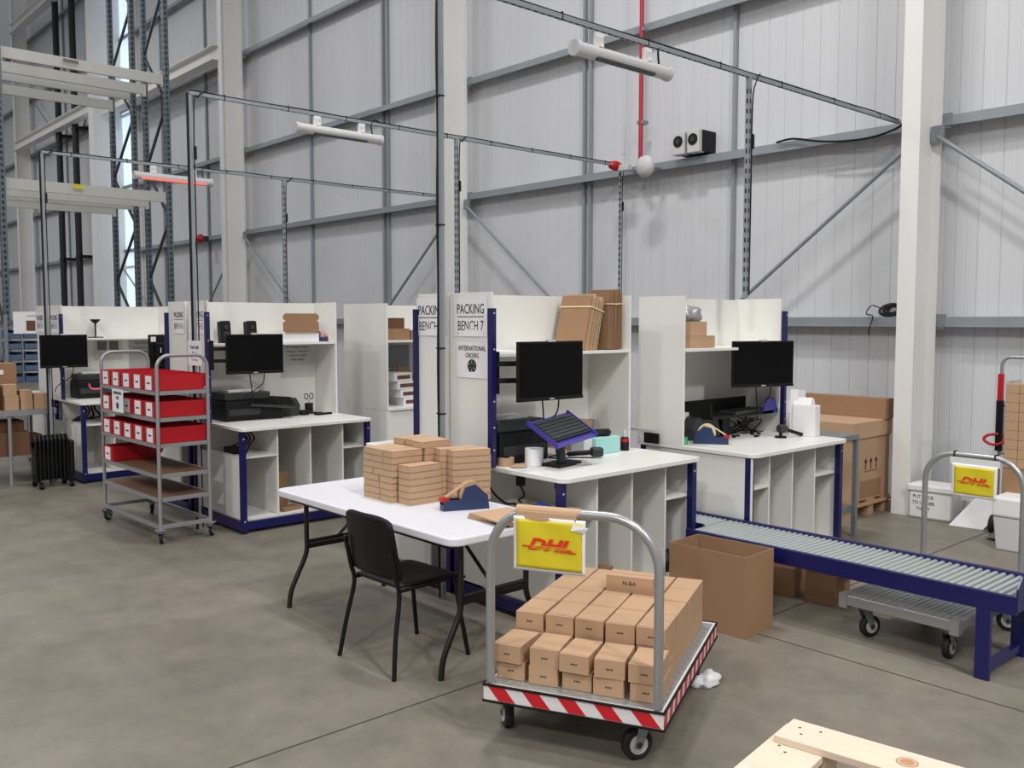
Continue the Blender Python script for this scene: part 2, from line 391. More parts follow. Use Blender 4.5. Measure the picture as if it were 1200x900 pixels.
# ---------------------------------------------------------------- pallet racking, far left
def post_mb(y, x, ztop=8.6):
    m = MB(); m.box(x - .05, x + .05, y - .05, y - .044, 0, ztop, RACKB); m.box(x - .05, x - .044, y - .044, y + .04, 0, ztop, RACKB); m.box(x + .044, x + .05, y - .044, y + .04, 0, ztop, RACKB)
    z = .3
    while z < ztop:
        for dx in (-.02, .02): m.box(x + dx - .009, x + dx + .009, y - .0515, y - .0495, z, z + .05, HOLE)
        m.box(x + .0495, x + .0515, y - .025, y + .01, z, z + .055, HOLE); z += .1
    m.box(x - .07, x + .07, y - .08, y + .06, 0, .01, RACKB)
    return m
def rack(lab, xa, xb, Y0, Y1):
    t = thing('pallet_rack', lab, 'racking')
    for y in (Y0, Y1):
        for x in (xa, xb): post_mb(y, x).build('upright', t)
        m = MB(); z = .5; s = 0
        while z < 8:
            a, b = ((xa, xb) if s % 2 == 0 else (xb, xa))
            m.bar((a, y, z), (b, y, z + 1.05), .045, .035, RACKD); z += 1.05; s += 1
        m.build('brace', t)
    for x in (xa + .05, xb - .05):
        for zz in (4.05, 6.16):
            m = MB(); m.box(x - .025, x + .025, Y0 + .03, Y1 - .03, zz - .09, zz + .09, BEAM)
            for y in (Y0 + .04, Y1 - .04): m.box(x - .03, x + .035, y - .03, y + .03, zz - .13, zz + .1, BEAM)
            if x < -17.5 and xa > -18: pass
            m.build('beam', t)
    return t
ra = rack('tall grey pallet rack frame nearest, with pale beams, left of the red heater', -17.85, -16.8, 3.88, 6.62)
rb = rack('tall grey pallet rack frame standing behind the other by the bright window', -19.55, -18.35, 3.88, 6.58)
m = MB().box(-16.722, -16.72, 4.95, 5.12, 4.05, 4.12, YEL); m.build('load_sign', ra, label='small yellow load sign')
m = MB().box(-16.722, -16.72, 4.85, 5.1, 6.14, 6.20, GINK); m.build('load_sign', ra, label='small grey label plate')

# ---------------------------------------------------------------- packing benches
def bench(label, X0, Y0, face=1, W=1.3, uf=.63, ub=1.04, post=('L',), low_shelves=(0, 3), left_full=False, closed=False, left_wing=True, right_wing=True,
          divs=(.37, .69, 1.02), top=1.975, shelf=1.595, group='packing benches', plate=None):
    """local frame: x=0 front edge (facing +x), y=0 left ... y=W right"""
    t = thing('packing_bench', label, 'bench', (X0, Y0, 0), 0 if face == 1 else math.pi, group)
    wt = MB(); c = .05
    wt.prism([(-ub, .0), (-c, .0), (-c * .3, c * .3), (0, c), (0, W - c), (-c * .3, W - c * .3), (-c, W), (-ub, W)], 'z', .872, .9, WHITE)
    wt.build('worktop', t, bevel=.003)
    for (x, y) in ((-.06, .035), (-.06, W - .035), (-ub + .04, .035), (-ub + .04, W - .035)):
        m = MB().box(x - .022, x + .022, y - .022, y + .022, .02, .871, NAVY).box(x - .02, x + .02, y - .02, y + .02, 0, .02, BLACK)
        m.box(x + .0218, x + .0235, y - .006, y + .006, .80, .812, GREYP).box(x + .0218, x + .0235, y - .006, y + .006, .1, .112, GREYP)
        m.build('leg', t)
    m = MB().box(-ub + .05, -.04, .0, .03, .03, .10, NAVY).box(-ub + .05, -.04, W - .03, W, .03, .10, NAVY).box(-.08, -.05, .057, W - .057, .03, .10, NAVY).box(-ub + .02, -ub + .05, .057, W - .057, .03, .10, NAVY)
    m.build('base_frame', t)
    xi, xo = -ub + .3, -.085
    bx('carcass_floor', t, xi, xo, .035, W - .035, .10, .118, WHITE)
    bx('carcass_back', t, xi - .015, xi, .035, W - .035, .10, .869, WHITE)
    zl = .868 if left_full else .635
    bx('side_panel', t, -ub + .07, -.083 if not left_full else -.03, .014, .032, .12, zl, WHITE, .001)
    bx('side_panel', t, xi, xo, W - .034, W - .016, .12, .868, WHITE, .001)
    for d in divs: bx('divider', t, xi, xo, d - .008, d + .008, .12, .868, WHITE, .001)
    ys = [.033] + list(divs) + [W - .035]
    if closed: bx('door', t, -.036, -.02, .004, W - .004, .12, .868, WHITE, .001); bx('side_panel', t, -ub + .02, -.037, -.004, .010, .12, .868, WHITE, .001)
    for k in low_shelves: bx('shelf', t, xi, xo, ys[k] + .009, ys[k + 1] - .009, .632, .65, WHITE, .001)
    if left_wing: bx('upper_side_panel', t, -ub, -uf, .0, .018, .901, top, WHITE, .001)
    if right_wing: bx('upper_side_panel', t, -ub, -uf, W - .018, W, .901, top, WHITE, .001)
    bx('back_panel', t, -ub, -ub + .018, .019, W - .019, .901, top - .005, WHITE, .001)
    bx('upper_shelf', t, -ub + .02, -uf - .005, .019, W - .019, shelf - .02, shelf, WHITE, .001)
    for s in post:
        y = -.012 if s == 'L' else W + .012
        uw = .034 if face == 1 else .018
        m = MB().box(-uf - .006, -uf + uw, y - .014, y + .022, .90, 1.875, NAVY)
        for z in (1.84, 1.62, 1.30, 1.14, 1.0): m.box(-uf + uw - .0005, -uf + uw + .002, y, y + .01, z, z + .01, GREYP)
        m.build('upright', t)
    return t
b7 = bench('white and navy packing bench 7 in the middle, with keyboard tray and aqua box', -3.62, 3.64)
b6 = bench('white and navy packing bench on the right beside the roller conveyor', -3.44, 5.27, W=1.27, uf=.60, ub=1.02, post=('R',), left_full=True, divs=(.32, .62, .93), low_shelves=(0, 3))
bl = bench('white packing bench right behind the red bin trolley, with speakers on its shelf', -7.12, 3.36)
bl2 = bench('white packing bench seen end-on between the left bench and bench 8', -7.78, 5.28, ub=.85, uf=.03, post=(), left_full=True, divs=(.4, .8), low_shelves=(0,), closed=True)
bll = bench('far left white packing bench beside the black radiator', -10.55, 3.13, ub=1.1)
# back-to-back partners, facing away
b8 = bench('packing bench 8, back to back with bench 7 and facing away', -5.705, 3.64 + 1.3, face=-1, uf=.70, ub=1.03, post=('R',))
blb = bench('packing bench backing onto the left bench, its dark monitor facing away', -9.32, 3.36 + 1.3, face=-1, uf=.70, ub=1.10, post=('R',))
bllb = bench('packing bench farthest left, backing onto the bench by the radiator', -12.85, 3.13 + 1.3, face=-1, uf=.68, ub=1.1, post=())

def sheet(label, x0, x1, y, z0, z1, lines, parent_mark=None, name='paper_sign', cat='sign', m=PAPER):
    """paper taped on a panel that faces -Y; lines = (text, size, zc, underline, xc-offset, ink)"""
    t = thing(name, label, cat, ((x0 + x1) / 2, y, z0)); w = (x1 - x0) / 2
    s = MB(); n = 8; vs = []; h = z1 - z0
    for k in (0, 1):
        for j in range(n + 1):
            for i in range(n + 1):
                u, v = i / n, j / n; vs.append((-w + 2 * w * u, -.003 - k * .0006 - (.004 * (1 - v) ** 4 * math.sin(u * 3.1)), v * h))
    fs = [(k * (n + 1) ** 2 + j * (n + 1) + i, k * (n + 1) ** 2 + j * (n + 1) + i + 1, k * (n + 1) ** 2 + (j + 1) * (n + 1) + i + 1, k * (n + 1) ** 2 + (j + 1) * (n + 1) + i) for k in (0, 1) for j in range(n) for i in range(n)]
    s.add(vs, fs, m); s.build('sheet', t)
    for (tx, sz, zc, ul, sx) in lines:
        letters(t, tx, sz, (0, -.0048, zc - z0), (1, 0, 0), (0, 0, 1), INK, sx=sx)
        if ul: MB().box(-ul / 2, ul / 2, -.0048, -.004, zc - z0 - sz * .55, zc - z0 - sz * .49, INK).build('underline', t)
    return t
sheet('PACKING BENCH 7 paper sign at the top of the panel right of the pole', -4.61, -4.285, 3.64, 1.70, 1.95, [('PACKING', .088, 1.87, .26, .72), ('BENCH 7', .088, 1.765, .26, .72)])
s = sheet('INTERNATIONAL ORDERS paper sign with a round emblem, below the bench 7 sign', -4.59, -4.275, 3.64, 1.44, 1.665, [('INTERNATIONAL', .044, 1.625, 0, .78), ('ORDERS', .042, 1.58, 0, .85)])
m = MB().cyl((-.0, -.0055, .075), (0, -.0045, .075), .043, DARK, 24)
for a in range(6):
    c0, s0 = math.cos(a * 1.05 + .5), math.sin(a * 1.05 + .5); m.bar((.018 * c0, -.0062, .075 + .018 * s0), (.034 * c0, -.0062, .075 + .034 * s0), .004, .001, GREYP)
m.build('emblem', s)
sheet('PACKING BENCH 8 paper sign on the panel left of the tall pole', -5.02, -4.70, 3.64, 1.70, 1.95, [('PACKING', .088, 1.865, .27, .74), ('BENCH 8', .088, 1.76, .27, .74)])
sheet('PACKING BENCH 5 paper sign on the panel behind the red bin trolley', -8.12, -7.78, 3.36, 1.68, 1.93, [('PACKING', .088, 1.85, .26, .7), ('BENCH 5', .088, 1.745, .26, .7)])
sheet('PACKING BENCH 6 paper sign left of the pole behind the red bin trolley', -8.50, -8.235, 3.36, 1.68, 1.93, [('PACKING', .078, 1.85, .22, .66), ('BENCH 6', .078, 1.745, .22, .66)])
sheet('small printed paper sign tied to the pole behind the red bin trolley', -7.70, -7.42, 3.166, 1.42, 1.63, [('Used with', .05, 1.575, 0, .9), ('Radio', .05, 1.52, 0, .9), ('Trolley', .05, 1.465, 0, .9)])
sheet('faint PACKING BENCH 3 paper sign on the far left panel', -11.60, -11.26, 3.13, 1.66, 1.90, [('PACKING', .088, 1.83, .26, .7), ('BENCH 3', .088, 1.73, .26, .7)])
sheet('faint PACKING BENCH 4 paper sign left of the far left pole', -12.22, -11.80, 3.13, 1.66, 1.90, [('PACKING', .088, 1.83, .26, .7), ('BENCH 4', .088, 1.73, .26, .7)])

def board(label, x, y0, y1, z0, z1, lines, name='notice', m=PAPER, pics=()):
    """paper on a back panel facing +X"""
    t = thing(name, label, 'notice', (x, (y0 + y1) / 2, z0)); w = (y1 - y0) / 2; h = z1 - z0
    MB().box(.001, .0025, -w, w, 0, h, m).build('sheet', t)
    for tx, sz, zc in lines: letters(t, tx, sz, (.0035, 0, zc - z0), (0, 1, 0), (0, 0, 1), INK, sx=.85)
    for a, b, c, d, mm in pics: MB().box(.002, .004, a, b, c, d, mm).build('picture', t)
    return t
board('grey notice about international orders on the left bench back panel', -8.14, 4.26, 4.63, 1.24, 1.57, [('ALL INTERNATIONAL', .03, 1.535), ('ORDERS TO BE LEFT', .03, 1.495), ('UNSEALED, WITH', .03, 1.455), ('LABEL INSIDE', .03, 1.415)], m=mat('notice_grey', (196, 196, 192), .7))
board('picture notice on the far left bench back panel, left of the red bin trolley', -11.63, 3.62, 3.95, 1.32, 1.57, [], pics=((-.13, -.02, .12, .23, GINK), (.01, .12, .12, .23, GINK)), m=mat('notice_pale', (205, 203, 198), .7))
board('pale text notice on the far left bench back panel, right of the picture notice', -11.63, 4.03, 4.36, 1.2, 1.57, [('PACKING', .05, 1.52), ('STATION NOTES', .036, 1.46), ('PLEASE READ', .036, 1.41)], m=mat('notice_mid', (176, 176, 174), .7))
board('narrow grey notice beside the shelf on the right bench back panel', -4.44, 5.52, 5.66, 1.32, 1.575, [], m=mat('notice_blue', (160, 166, 172), .7), pics=[(-.03, .03, z, z + .03, GINK) for z in (.03, .09, .15, .2)])
board('grey sheet pinned in the end-on bench between the left bench and bench 8', -8.60, 5.75, 6.12, 1.2, 1.52, [], m=mat('notice_steel', (138, 146, 152), .5), pics=[(-.1 + .07 * k, -.06 + .07 * k, .05, .06, PAPER) for k in range(3)])
board('small typed notice behind the monitor of bench 7', -4.64, 3.93, 4.05, 1.36, 1.56, [('NO', .03, 1.53), ('FOOD', .03, 1.49), ('DRINK', .03, 1.44), ('HERE', .03, 1.40)])

# monitors
def monitor(label, loc, w, h, rz, post, drop=True, back=False):
    t = thing('monitor', label, 'monitor', loc, rz)
    m = MB().box(-.012, .010, -w / 2, w / 2, -h / 2, h / 2, BLACK).box(.010, .016, -w / 2, w / 2, -h / 2, -h / 2 + .022, BLACK)
    m.build('bezel', t, bevel=.004)
    MB().box(.0105, .0125, -w / 2 + .012, w / 2 - .012, -h / 2 + .026, h / 2 - .012, SCREEN).build('screen', t)
    MB().box(-.045, -.012, -w * .32, w * .32, -h * .3, h * .3, BLACK).build('rear_housing', t, bevel=.01)
    MB().box(.016, .0168, -.02, .02, -h / 2 + .007, -h / 2 + .014, GREYP).build('logo_badge', t)
    MB().box(-.012, .014, -.03, .03, h / 2 - .003, h / 2 + .010, GREYP).build('webcam_clip', t)
    a = MB(); q = Matrix.Rotation(-rz, 3, 'Z') @ (Vector(post) - Vector(loc))
    for dz in (.045, -.06): a.bar((-.045, 0, dz), (q.x, q.y, dz), .025, .03, BLACK)
    a.bar((q.x, q.y, -.14), (q.x, q.y, .12), .04, .03, BLACK)
    a.box(-.06, -.045, -.06, .06, -.09, .08, BLACK); a.build('arm', t)
    if drop:
        c = MB(); c.tube(wire([(-.03, -.04, -h / 2), (-.04, -.02, -h / 2 - .12), (-.06, 0, -h / 2 - .27)]), .005, BLACK, 6)
        c.tube(wire([(-.03, .1, -h / 2), (-.04, .08, -h / 2 - .1), (-.08, -.05, -h / 2 - .2), (-.1, -.08, -h / 2 - .27)]), .005, BLACK, 6)
        c.build('cable', t)
    return t
monitor('black monitor on an arm at bench 7, in the centre of the photo', (-4.05, 3.95, 1.49), .54, .365, R(-2), (-4.235, 3.66, 1.5))
monitor('black monitor at the right bench, in front of its navy upright', (-3.97, 6.17, 1.465), .555, .355, R(-22), (-4.05, 6.54, 1.46))
monitor('black monitor on an arm at the left bench, below the two speakers', (-7.56, 3.71, 1.505), .53, .35, R(-3), (-7.73, 3.38, 1.505))
monitor('black monitor at the far left bench, above the black printer', (-10.72, 3.02, 1.465), .485, .36, R(0), (-11.19, 3.15, 1.42), drop=True)
tm = monitor('black monitor turned away, its back with labels beside the pole behind the trolley', (-9.15, 3.53, 1.46), .34, .40, R(180), (-8.62, 3.39, 1.5), drop=False)
MB().box(-.048, -.0455, -.02, .07, .02, .07, PAPER).box(-.014, -.0125, .10, .15, .13, .18, PAPER).build('sticker', tm)

# roller of generic small builders
def dispenser(label, loc, rz, L=.28, W=.075, H=.13, body=None, tape=None):
    body = body or BLUEP; tape = tape or CARD
    t = thing('tape_dispenser', label, 'tape dispenser', loc, rz)
    prof = [(-L / 2, 0), (L / 2, 0), (L / 2, H * .35), (L * .32, H * .42), (L * .12, H * .42), (L * .02, H * .9), (-L * .2, H), (-L / 2 + .01, H * .55)]
    for s in (-1, 1): MB().prism(prof, 'y', s * W / 2 - s * .008, s * W / 2, body).build('side_cheek', t)
    MB().box(-L / 2, L / 2, -W / 2 + .008, W / 2 - .008, 0, .03, body).build('base', t)
    MB().tube([(-L * .12, -W / 2 + .012, H * .62), (-L * .12, W / 2 - .012, H * .62)], H * .5, tape, 24).tube([(-L * .12, -W / 2 + .01, H * .62), (-L * .12, W / 2 - .01, H * .62)], H * .22, GREYP, 16).build('tape_roll', t)
    MB().bar((-L * .08, 0, H * 1.12), (L * .42, 0, H * .52), W - .03, .004, tape, up=(0, 0, 1)).build('tape_strip', t)
    MB().box(L * .36, L / 2 + .008, -W / 2 + .006, W / 2 - .006, H * .36, H * .5, RED).build('cutter', t, label='red cutter head')
    return t
def printer(label, loc, rz, w, d, h, paper=True):
    t = thing('printer', label, 'printer', loc, rz)
    MB().box(-d / 2, d / 2, -w / 2, w / 2, 0, h * .72, BLACK).build('body', t, bevel=.012)
    MB().box(-d / 2 + .02, d / 2 - .03, -w / 2 + .01, w / 2 - .01, h * .72, h, DARK).build('lid', t, bevel=.012)
    MB().box(d / 2 - .005, d / 2 + .004, -w / 2 + .03, w / 2 - .03, h * .2, h * .42, DARK).build('output_slot', t)
    if paper: MB().box(-.08, .06, -w * .32, w * .32, h, h + .018, PAPER).build('paper_stack', t)
    return t
def carton(name, label, loc, rz, x, y, z, m=CARD, cat='box', group=None, flap=True, tape=None):
    t = MB().box(-x / 2, x / 2, -y / 2, y / 2, 0, z, m)
    if flap: t.box(-x / 2 + .004, x / 2 - .004, -.0015, .0015, z - .001, z + .0007, CARDD)
    if tape: t.box(-x / 2 - .0006, x / 2 + .0006, -.02, .02, z * .7, z + .0009, tape)
    o = t.build(name, loc=loc, rz=rz, bevel=.002); return tag(o, label, cat, group)
def roll(name, label, loc, r, h, m, hole=.6, cat='roll'):
    t = MB(); n = 28
    vs = []
    for rr, z in ((r, 0), (r, h), (r * hole, h), (r * hole, 0)):
        vs += [(rr * math.cos(2 * math.pi * k / n), rr * math.sin(2 * math.pi * k / n), z) for k in range(n)]
    fs = [(a * n + k, a * n + (k + 1) % n, ((a + 1) % 4) * n + (k + 1) % n, ((a + 1) % 4) * n + k) for a in range(4) for k in range(n)]
    t.add(vs, fs, m, False); o = t.build(name, loc=loc)
    for p in o.data.polygons: p.use_smooth = False
    return tag(o, label, cat)

# --- bench 7 contents
D = .901
p = printer('squat black printer under the shelf of bench 7 with paper on top', (-4.40, 3.90, D), 0, .42, .34, .27)
t = thing('keyboard_tray', 'violet blue keyboard tray tilted forward on a stem at bench 7', 'tray', (-4.00, 4.00, D), R(10))
m = MB(); m.box(-.07, .07, -.12, .12, 0, .02, BLACK).cyl((0, 0, .02), (-.02, 0, .17), .03, DARK, 12); m.build('stand', t)
T = Matrix.Translation((-.01, 0, .22)) @ Matrix.Rotation(R(30), 4, 'Y') @ Matrix.Rotation(R(6), 4, 'X') @ Matrix.Diagonal((.95, .78, 1, 1))
m = MB(); m.X = T; m.box(-.13, .13, -.25, .25, 0, .008, PURP).box(.13, .15, -.25, .25, 0, .016, PURP).box(-.13, .155, -.258, -.25, 0, .03, PURP).box(-.13, .155, .25, .258, 0, .03, PURP)
m.build('tray', t)
k = thing('keyboard', 'black keyboard lying on the tilted violet tray at bench 7', 'keyboard', (-4.00, 4.00, D), R(10))
m = MB(); m.X = T; m.box(-.10, .105, -.235, .235, .009, .024, DARK); m.build('housing', k)
m = MB(); m.X = T
for i in range(6):
    for j in range(20):
        m.box(-.09 + i * .031, -.066 + i * .031, -.228 + j * .023, -.209 + j * .023, .024, .032, KEYG)
m.build('keys', k)
roll('tape_roll', 'roll of brown tape on the front left corner of bench 7', (-4.225, 3.735, D), .052, .05, CARD)
roll('label_roll', 'large white paper label roll standing near the front of bench 7', (-4.10, 3.86, D + .003), .058, .105, PAPER, .35)
for i, (x, y, a, w, h, mm, lab) in enumerate(((-4.07, 3.83, 20, .22, .15, PAPER, 'white paper sheet under the label roll on bench 7'), (-4.22, 4.20, -35, .2, .28, PAPER, 'white paper sheet under the scanner on bench 7'), (-3.98, 4.15, 60, .10, .2, GREYP, 'grey paper sheet near the front edge of bench 7'), (-4.14, 3.76, 55, .1, .14, CARDL, 'pinkish brown card sheet beside the brown tape roll'))):
    tag(MB().box(-w / 2, w / 2, -h / 2, h / 2, 0, .0015, mm).build('paper_sheet', loc=(x, y, D - .0005 + i * .0018), rz=R(a)), lab, 'paper')
t = thing('barcode_scanner', 'black handheld scanner lying on papers at bench 7', 'scanner', (-4.10, 4.33, D + .008), R(60))
MB().bar((-.13, 0, .02), (.04, 0, .03), .035, .03, BLACK).build('grip', t, bevel=.008)
MB().box(.03, .11, -.035, .035, .0, .06, DARK).build('head', t, bevel=.012)
MB().tube(wire([(-.13, 0, .02), (-.2, .03, .01), (-.26, -.02, .008), (-.22, -.08, .008), (-.1, -.07, .008), (.02, -.1, .008)]), .005, BLACK, 6).build('cable', t)
carton('card_box', 'pale aqua box on bench 7 in front of the brown carton', (-4.22, 4.59, D), 0, .15, .24, .11, AQUA, flap=False)
carton('card_box', 'small white box left of the aqua box on bench 7', (-4.235, 4.425, D), 0, .12, .08, .105, PAPER, flap=False)
carton('carton', 'brown open carton at the back of bench 7 behind the aqua box', (-4.50, 4.60, D), 0, .2, .22, .2, CARD)
t = MB().prism([(-.05, 0), (.05, 0), (.055, .12), (.02, .19), (-.04, .2)], 'x', -.02, .02, POUCH); tag(t.build('pouch', loc=(-4.45, 4.78, D), rz=.2), 'silver printed pouch leaning at the right side of bench 7', 'pouch')
def lump(name, label, cat, loc, sx, sy, sz, m, seed=1, sub=2, rough=.25):
    bm = bmesh.new(); bmesh.ops.create_icosphere(bm, subdivisions=sub + 1, radius=1); r = random.Random(seed)
    ph = [r.uniform(0, 6) for _ in range(6)]
    for v in bm.verts:
        k = 1 + rough * (math.sin(4 * v.co.x + ph[0]) * math.cos(5 * v.co.y + ph[1]) + .5 * math.sin(9 * v.co.z + ph[2]) * math.sin(8 * v.co.x + ph[3]))
        v.co = Vector((v.co.x * k * sx, v.co.y * k * sy, max(v.co.z * k, -.55) * sz + .55 * sz))
    me = bpy.data.meshes.new(name); bm.to_mesh(me); bm.free(); me.materials.append(m)
    for p_ in me.polygons: p_.use_smooth = True
    o = bpy.data.objects.new(name, me); COL.objects.link(o); o.location = loc; return tag(o, label, cat)
lump('cloth', 'crumpled black cloth lying on the aqua box at bench 7', 'cloth', (-4.23, 4.62, D + .111), .05, .09, .03, BLACK, 2)
t = thing('spray_bottle', 'black bottle with red band and white cap at the right of bench 7', 'bottle', (-4.17, 4.79, D))
MB().tube([(0, 0, 0), (0, 0, .08), (0, 0, .095)], [.03, .03, .02], BLACK, 20).build('body', t); MB().tube([(0, 0, .06), (0, 0, .082)], .0308, RED, 20).build('band', t, label='red band')
MB().tube([(0, 0, .095), (0, 0, .14)], [.017, .015], GREYP, 16).build('cap', t, label='white cap')
# cardboard bundles on the shelf of bench 7
def bundle(label, loc, rz, tilt, w, h, n, th, m):
    t = thing('cardboard_bundle', label, 'flat cardboard', loc, rz); b = MB(); b.X = Matrix.Rotation(tilt, 4, 'Y')
    for i in range(n):
        o = .008 * ((i * 7) % 3); b.box(-th * (i + 1) + .004, -th * i, -w / 2 + o * .6, w / 2 + o * .6, .0 + .005 * (i % 2), h + o - .02 * (i % 2), m if i % 3 else CARDB)
        b.box(-th * (i + 1) - .0, -th * (i + 1) + .0039, -w / 2 + .012, w / 2 - .012, .01, h - .02, CARDD)
    b.build('sheets', t)
    s = MB(); s.X = b.X; hh = h * .78; T_ = th * n + .004
    s.box(-T_, .004, -w / 2 - .003, w / 2 + .014, hh, hh + .008, CREAM); s.build('strap', t)
    return t
bundle('strapped bundle of flat cardboard leaning on the shelf of bench 7, left and lightest', (-4.435, 4.50, 1.60), R(-84), R(-14), .26, .385, 11, .013, CARDL)
bundle('darker strapped cardboard bundle on the shelf of bench 7, in the middle', (-4.40, 4.755, 1.60), R(-90), R(-1), .2, .40, 7, .0115, CARDB)
bundle('narrow dark cardboard bundle at the right end of the shelf of bench 7', (-4.42, 4.842, 1.598), R(-90), 0, .2, .405, 6, .012, CARDB)
tag(MB().box(-.1, .1, -.1, .1, 0, .012, PAPER).build('paper_stack', loc=(-4.45, 3.85, 1.596), bevel=.003), 'thin stack of white paper on the shelf of bench 7', 'paper')
# under bench 7
lump('plastic_bag', 'crumpled blue plastic on the low shelf of bench 7', 'bag', (-3.93, 3.76, .651), .06, .05, .035, BLUE, 4)
tag(MB().box(-.11, .11, -.1, .1, 0, .012, PAPER).build('paper_stack', loc=(-3.85, 3.86, .651)), 'white papers on the low shelf of bench 7', 'paper')
m = MB()
for (x, y) in ((-4.05, 3.70), (-3.82, 3.80)):
    m.box(x - .02, x + .02, y - .02, y + .02, .80, .868, BLACK); m.tube(wire([(x, y, .80), (x + .01, y + .02, .74), (x - .05, y + .03, .70), (x - .1, y + .1, .67)]), .006, BLACK, 6)
m.tube(wire([(-4.4, 3.72, .80), (-4.3, 3.7, .72), (-4.2, 3.71, .67), (-4.1, 3.70, .68), (-4.02, 3.72, .66)]), .007, BLACK, 6)
tag(m.build('power_cable'), 'black plugs and power cables hanging under the worktop of bench 7', 'cable')
carton('carton', 'small brown box on the right inner shelf of bench 7', (-3.86, 4.70, .651), 0, .08, .05, .06, CARDB)
carton('carton', 'brown box in the bottom compartment of bench 7, behind the flatbed trolley', (-3.82, 4.16, .119), R(20), .12, .16, .14, CARDB)
lump('plastic_bag', 'black bag in the bottom right compartment of bench 7', 'bag', (-3.85, 4.80, .119), .09, .08, .09, BLACK, 9)

# --- right bench contents
t = thing('shelf_tray', 'black equipment shelf with a violet end behind the right bench monitor', 'tray', (-4.18, 6.05, 1.06))
MB().box(-.14, .14, -.42, .40, 0, .02, BLACK).box(-.14, -.125, -.42, .40, .02, .12, BLACK).box(-.12, .12, -.42, -.405, .02, .12, BLACK).build('shelf_plate', t)
MB().box(.0, .14, .25, .46, .0, .022, PURP).prism([(.25, .02), (.46, .02), (.40, .13), (.31, .13)], 'x', .128, .14, PURP).build('end_bracket', t, label='violet blue end bracket')
MB().box(-.05, .05, -.17, -.07, -.159, 0, BLACK).build('stem', t)
k = thing('keyboard', 'black keyboard resting on the equipment shelf of the right bench', 'keyboard', (-4.12, 6.13, 1.081), R(3))
MB().box(-.075, .075, -.22, .22, 0, .02, DARK).build('housing', k, bevel=.004)
m = MB()
for i in range(5):
    for j in range(18): m.box(-.068 + i * .028, -.046 + i * .028, -.213 + j * .0235, -.194 + j * .0235, .02, .026, BLACK)
m.build('keys', k)
t = thing('label_printer', 'dark grey rounded label printer behind the tape dispenser on the right bench', 'printer', (-4.24, 5.70, D))
MB().prism([(-.16, 0), (.17, 0), (.18, .05), (.14, .15), (.02, .18), (-.10, .17), (-.17, .08)], 'x', -.1, .1, DARK).build('housing', t, bevel=.012)
MB().box(.10, .104, -.1, .12, .04, .07, BLACK).build('slot', t)
dispenser('blue tape dispenser with cream tape and red cutter on the right bench', (-3.975, 5.52, D), R(32), L=.25, H=.13, tape=CREAM)
roll('tape_roll', 'small green and white tape roll left of the dispenser on the right bench', (-4.10, 5.335, D), .045, .05, GREEN)
tag(MB().box(-.06, .06, -.04, .04, 0, .11, PAPER).build('card_box', loc=(-4.27, 5.36, D), bevel=.004), 'small white box at the left end of the right bench', 'box')
m = MB(); rnd = random.Random(5)
for i in range(6):
    a = [(-4.2 + rnd.uniform(-.08, .1), 6.0 + rnd.uniform(0, .45), D + .006 + (rnd.uniform(0, .13) if 0 < j < 4 else 0)) for j in range(5)]
    m.tube(wire(a), .005, BLACK, 6)
for i in range(6):
    a, b_, c_ = rnd.uniform(-4.1, -3.9), 5.92 + .07 * i + rnd.uniform(-.02, .02), rnd.uniform(.015, .03); m.box(a, a + c_, b_, b_ + .045 - c_, D - .0005, D + rnd.uniform(.008, .018), BLACK)
tag(m.build('cable_tangle'), 'tangle of black cables under the equipment shelf of the right bench', 'cable')
t = thing('barcode_scanner', 'black scanner in a cradle at the front right of the right bench', 'scanner', (-3.82, 6.20, D), R(70))
MB().cyl((0, 0, 0), (0, 0, .012), .045, BLACK, 20).cyl((0, 0, .012), (0, 0, .06), .012, BLACK, 8).build('cradle', t)
MB().tube([(-.02, 0, .07), (.03, 0, .07), (.06, 0, .065)], [.03, .033, .02], DARK, 14).bar((.05, 0, .06), (.2, 0, .015), .03, .025, BLACK).build('head', t)
tag(MB().box(-.09, .09, -.055, .055, 0, .24, PAPER).prism([(-.055, .24), (.055, .24), (.035, .29), (-.01, .30)], 'x', -.09, .05, PAPER).build('card_box', loc=(-3.76, 6.465, D), rz=R(10), bevel=.003), 'tall white box standing at the right end of the right bench', 'box')
tag(MB().box(-.006, .006, -.03, .03, 0, .36, PAPER).build('card_strip', loc=(-3.84, 6.42, D), rz=R(-60)), 'narrow upright white card strip beside the tall white box', 'card')
tag(MB().box(-.003, .003, -.07, .07, 0, .34, PAPER).build('card_sheet', loc=(-3.93, 6.60, .862 + .04), rz=R(-60)), 'white card sheet leaning at the right end of the right bench', 'card')
tag(MB().box(-.1, .1, -.07, .07, 0, .2, PAPER).build('card_box', loc=(-4.36, 5.60, D)), 'white box at the back of the right bench behind the label printer', 'box')
carton('carton', 'lower brown box on the shelf of the right bench', (-4.25, 5.64, 1.596), 0, .2, .31, .09, CARD)
carton('carton', 'upper brown box on the shelf of the right bench, under the grey bag', (-4.25, 5.59, 1.687), 0, .2, .2, .105, CARDL)
lump('plastic_bag', 'crumpled grey bag on top of the boxes on the right bench shelf', 'bag', (-4.25, 5.60, 1.793), .08, .10, .075, POUCH, 6)

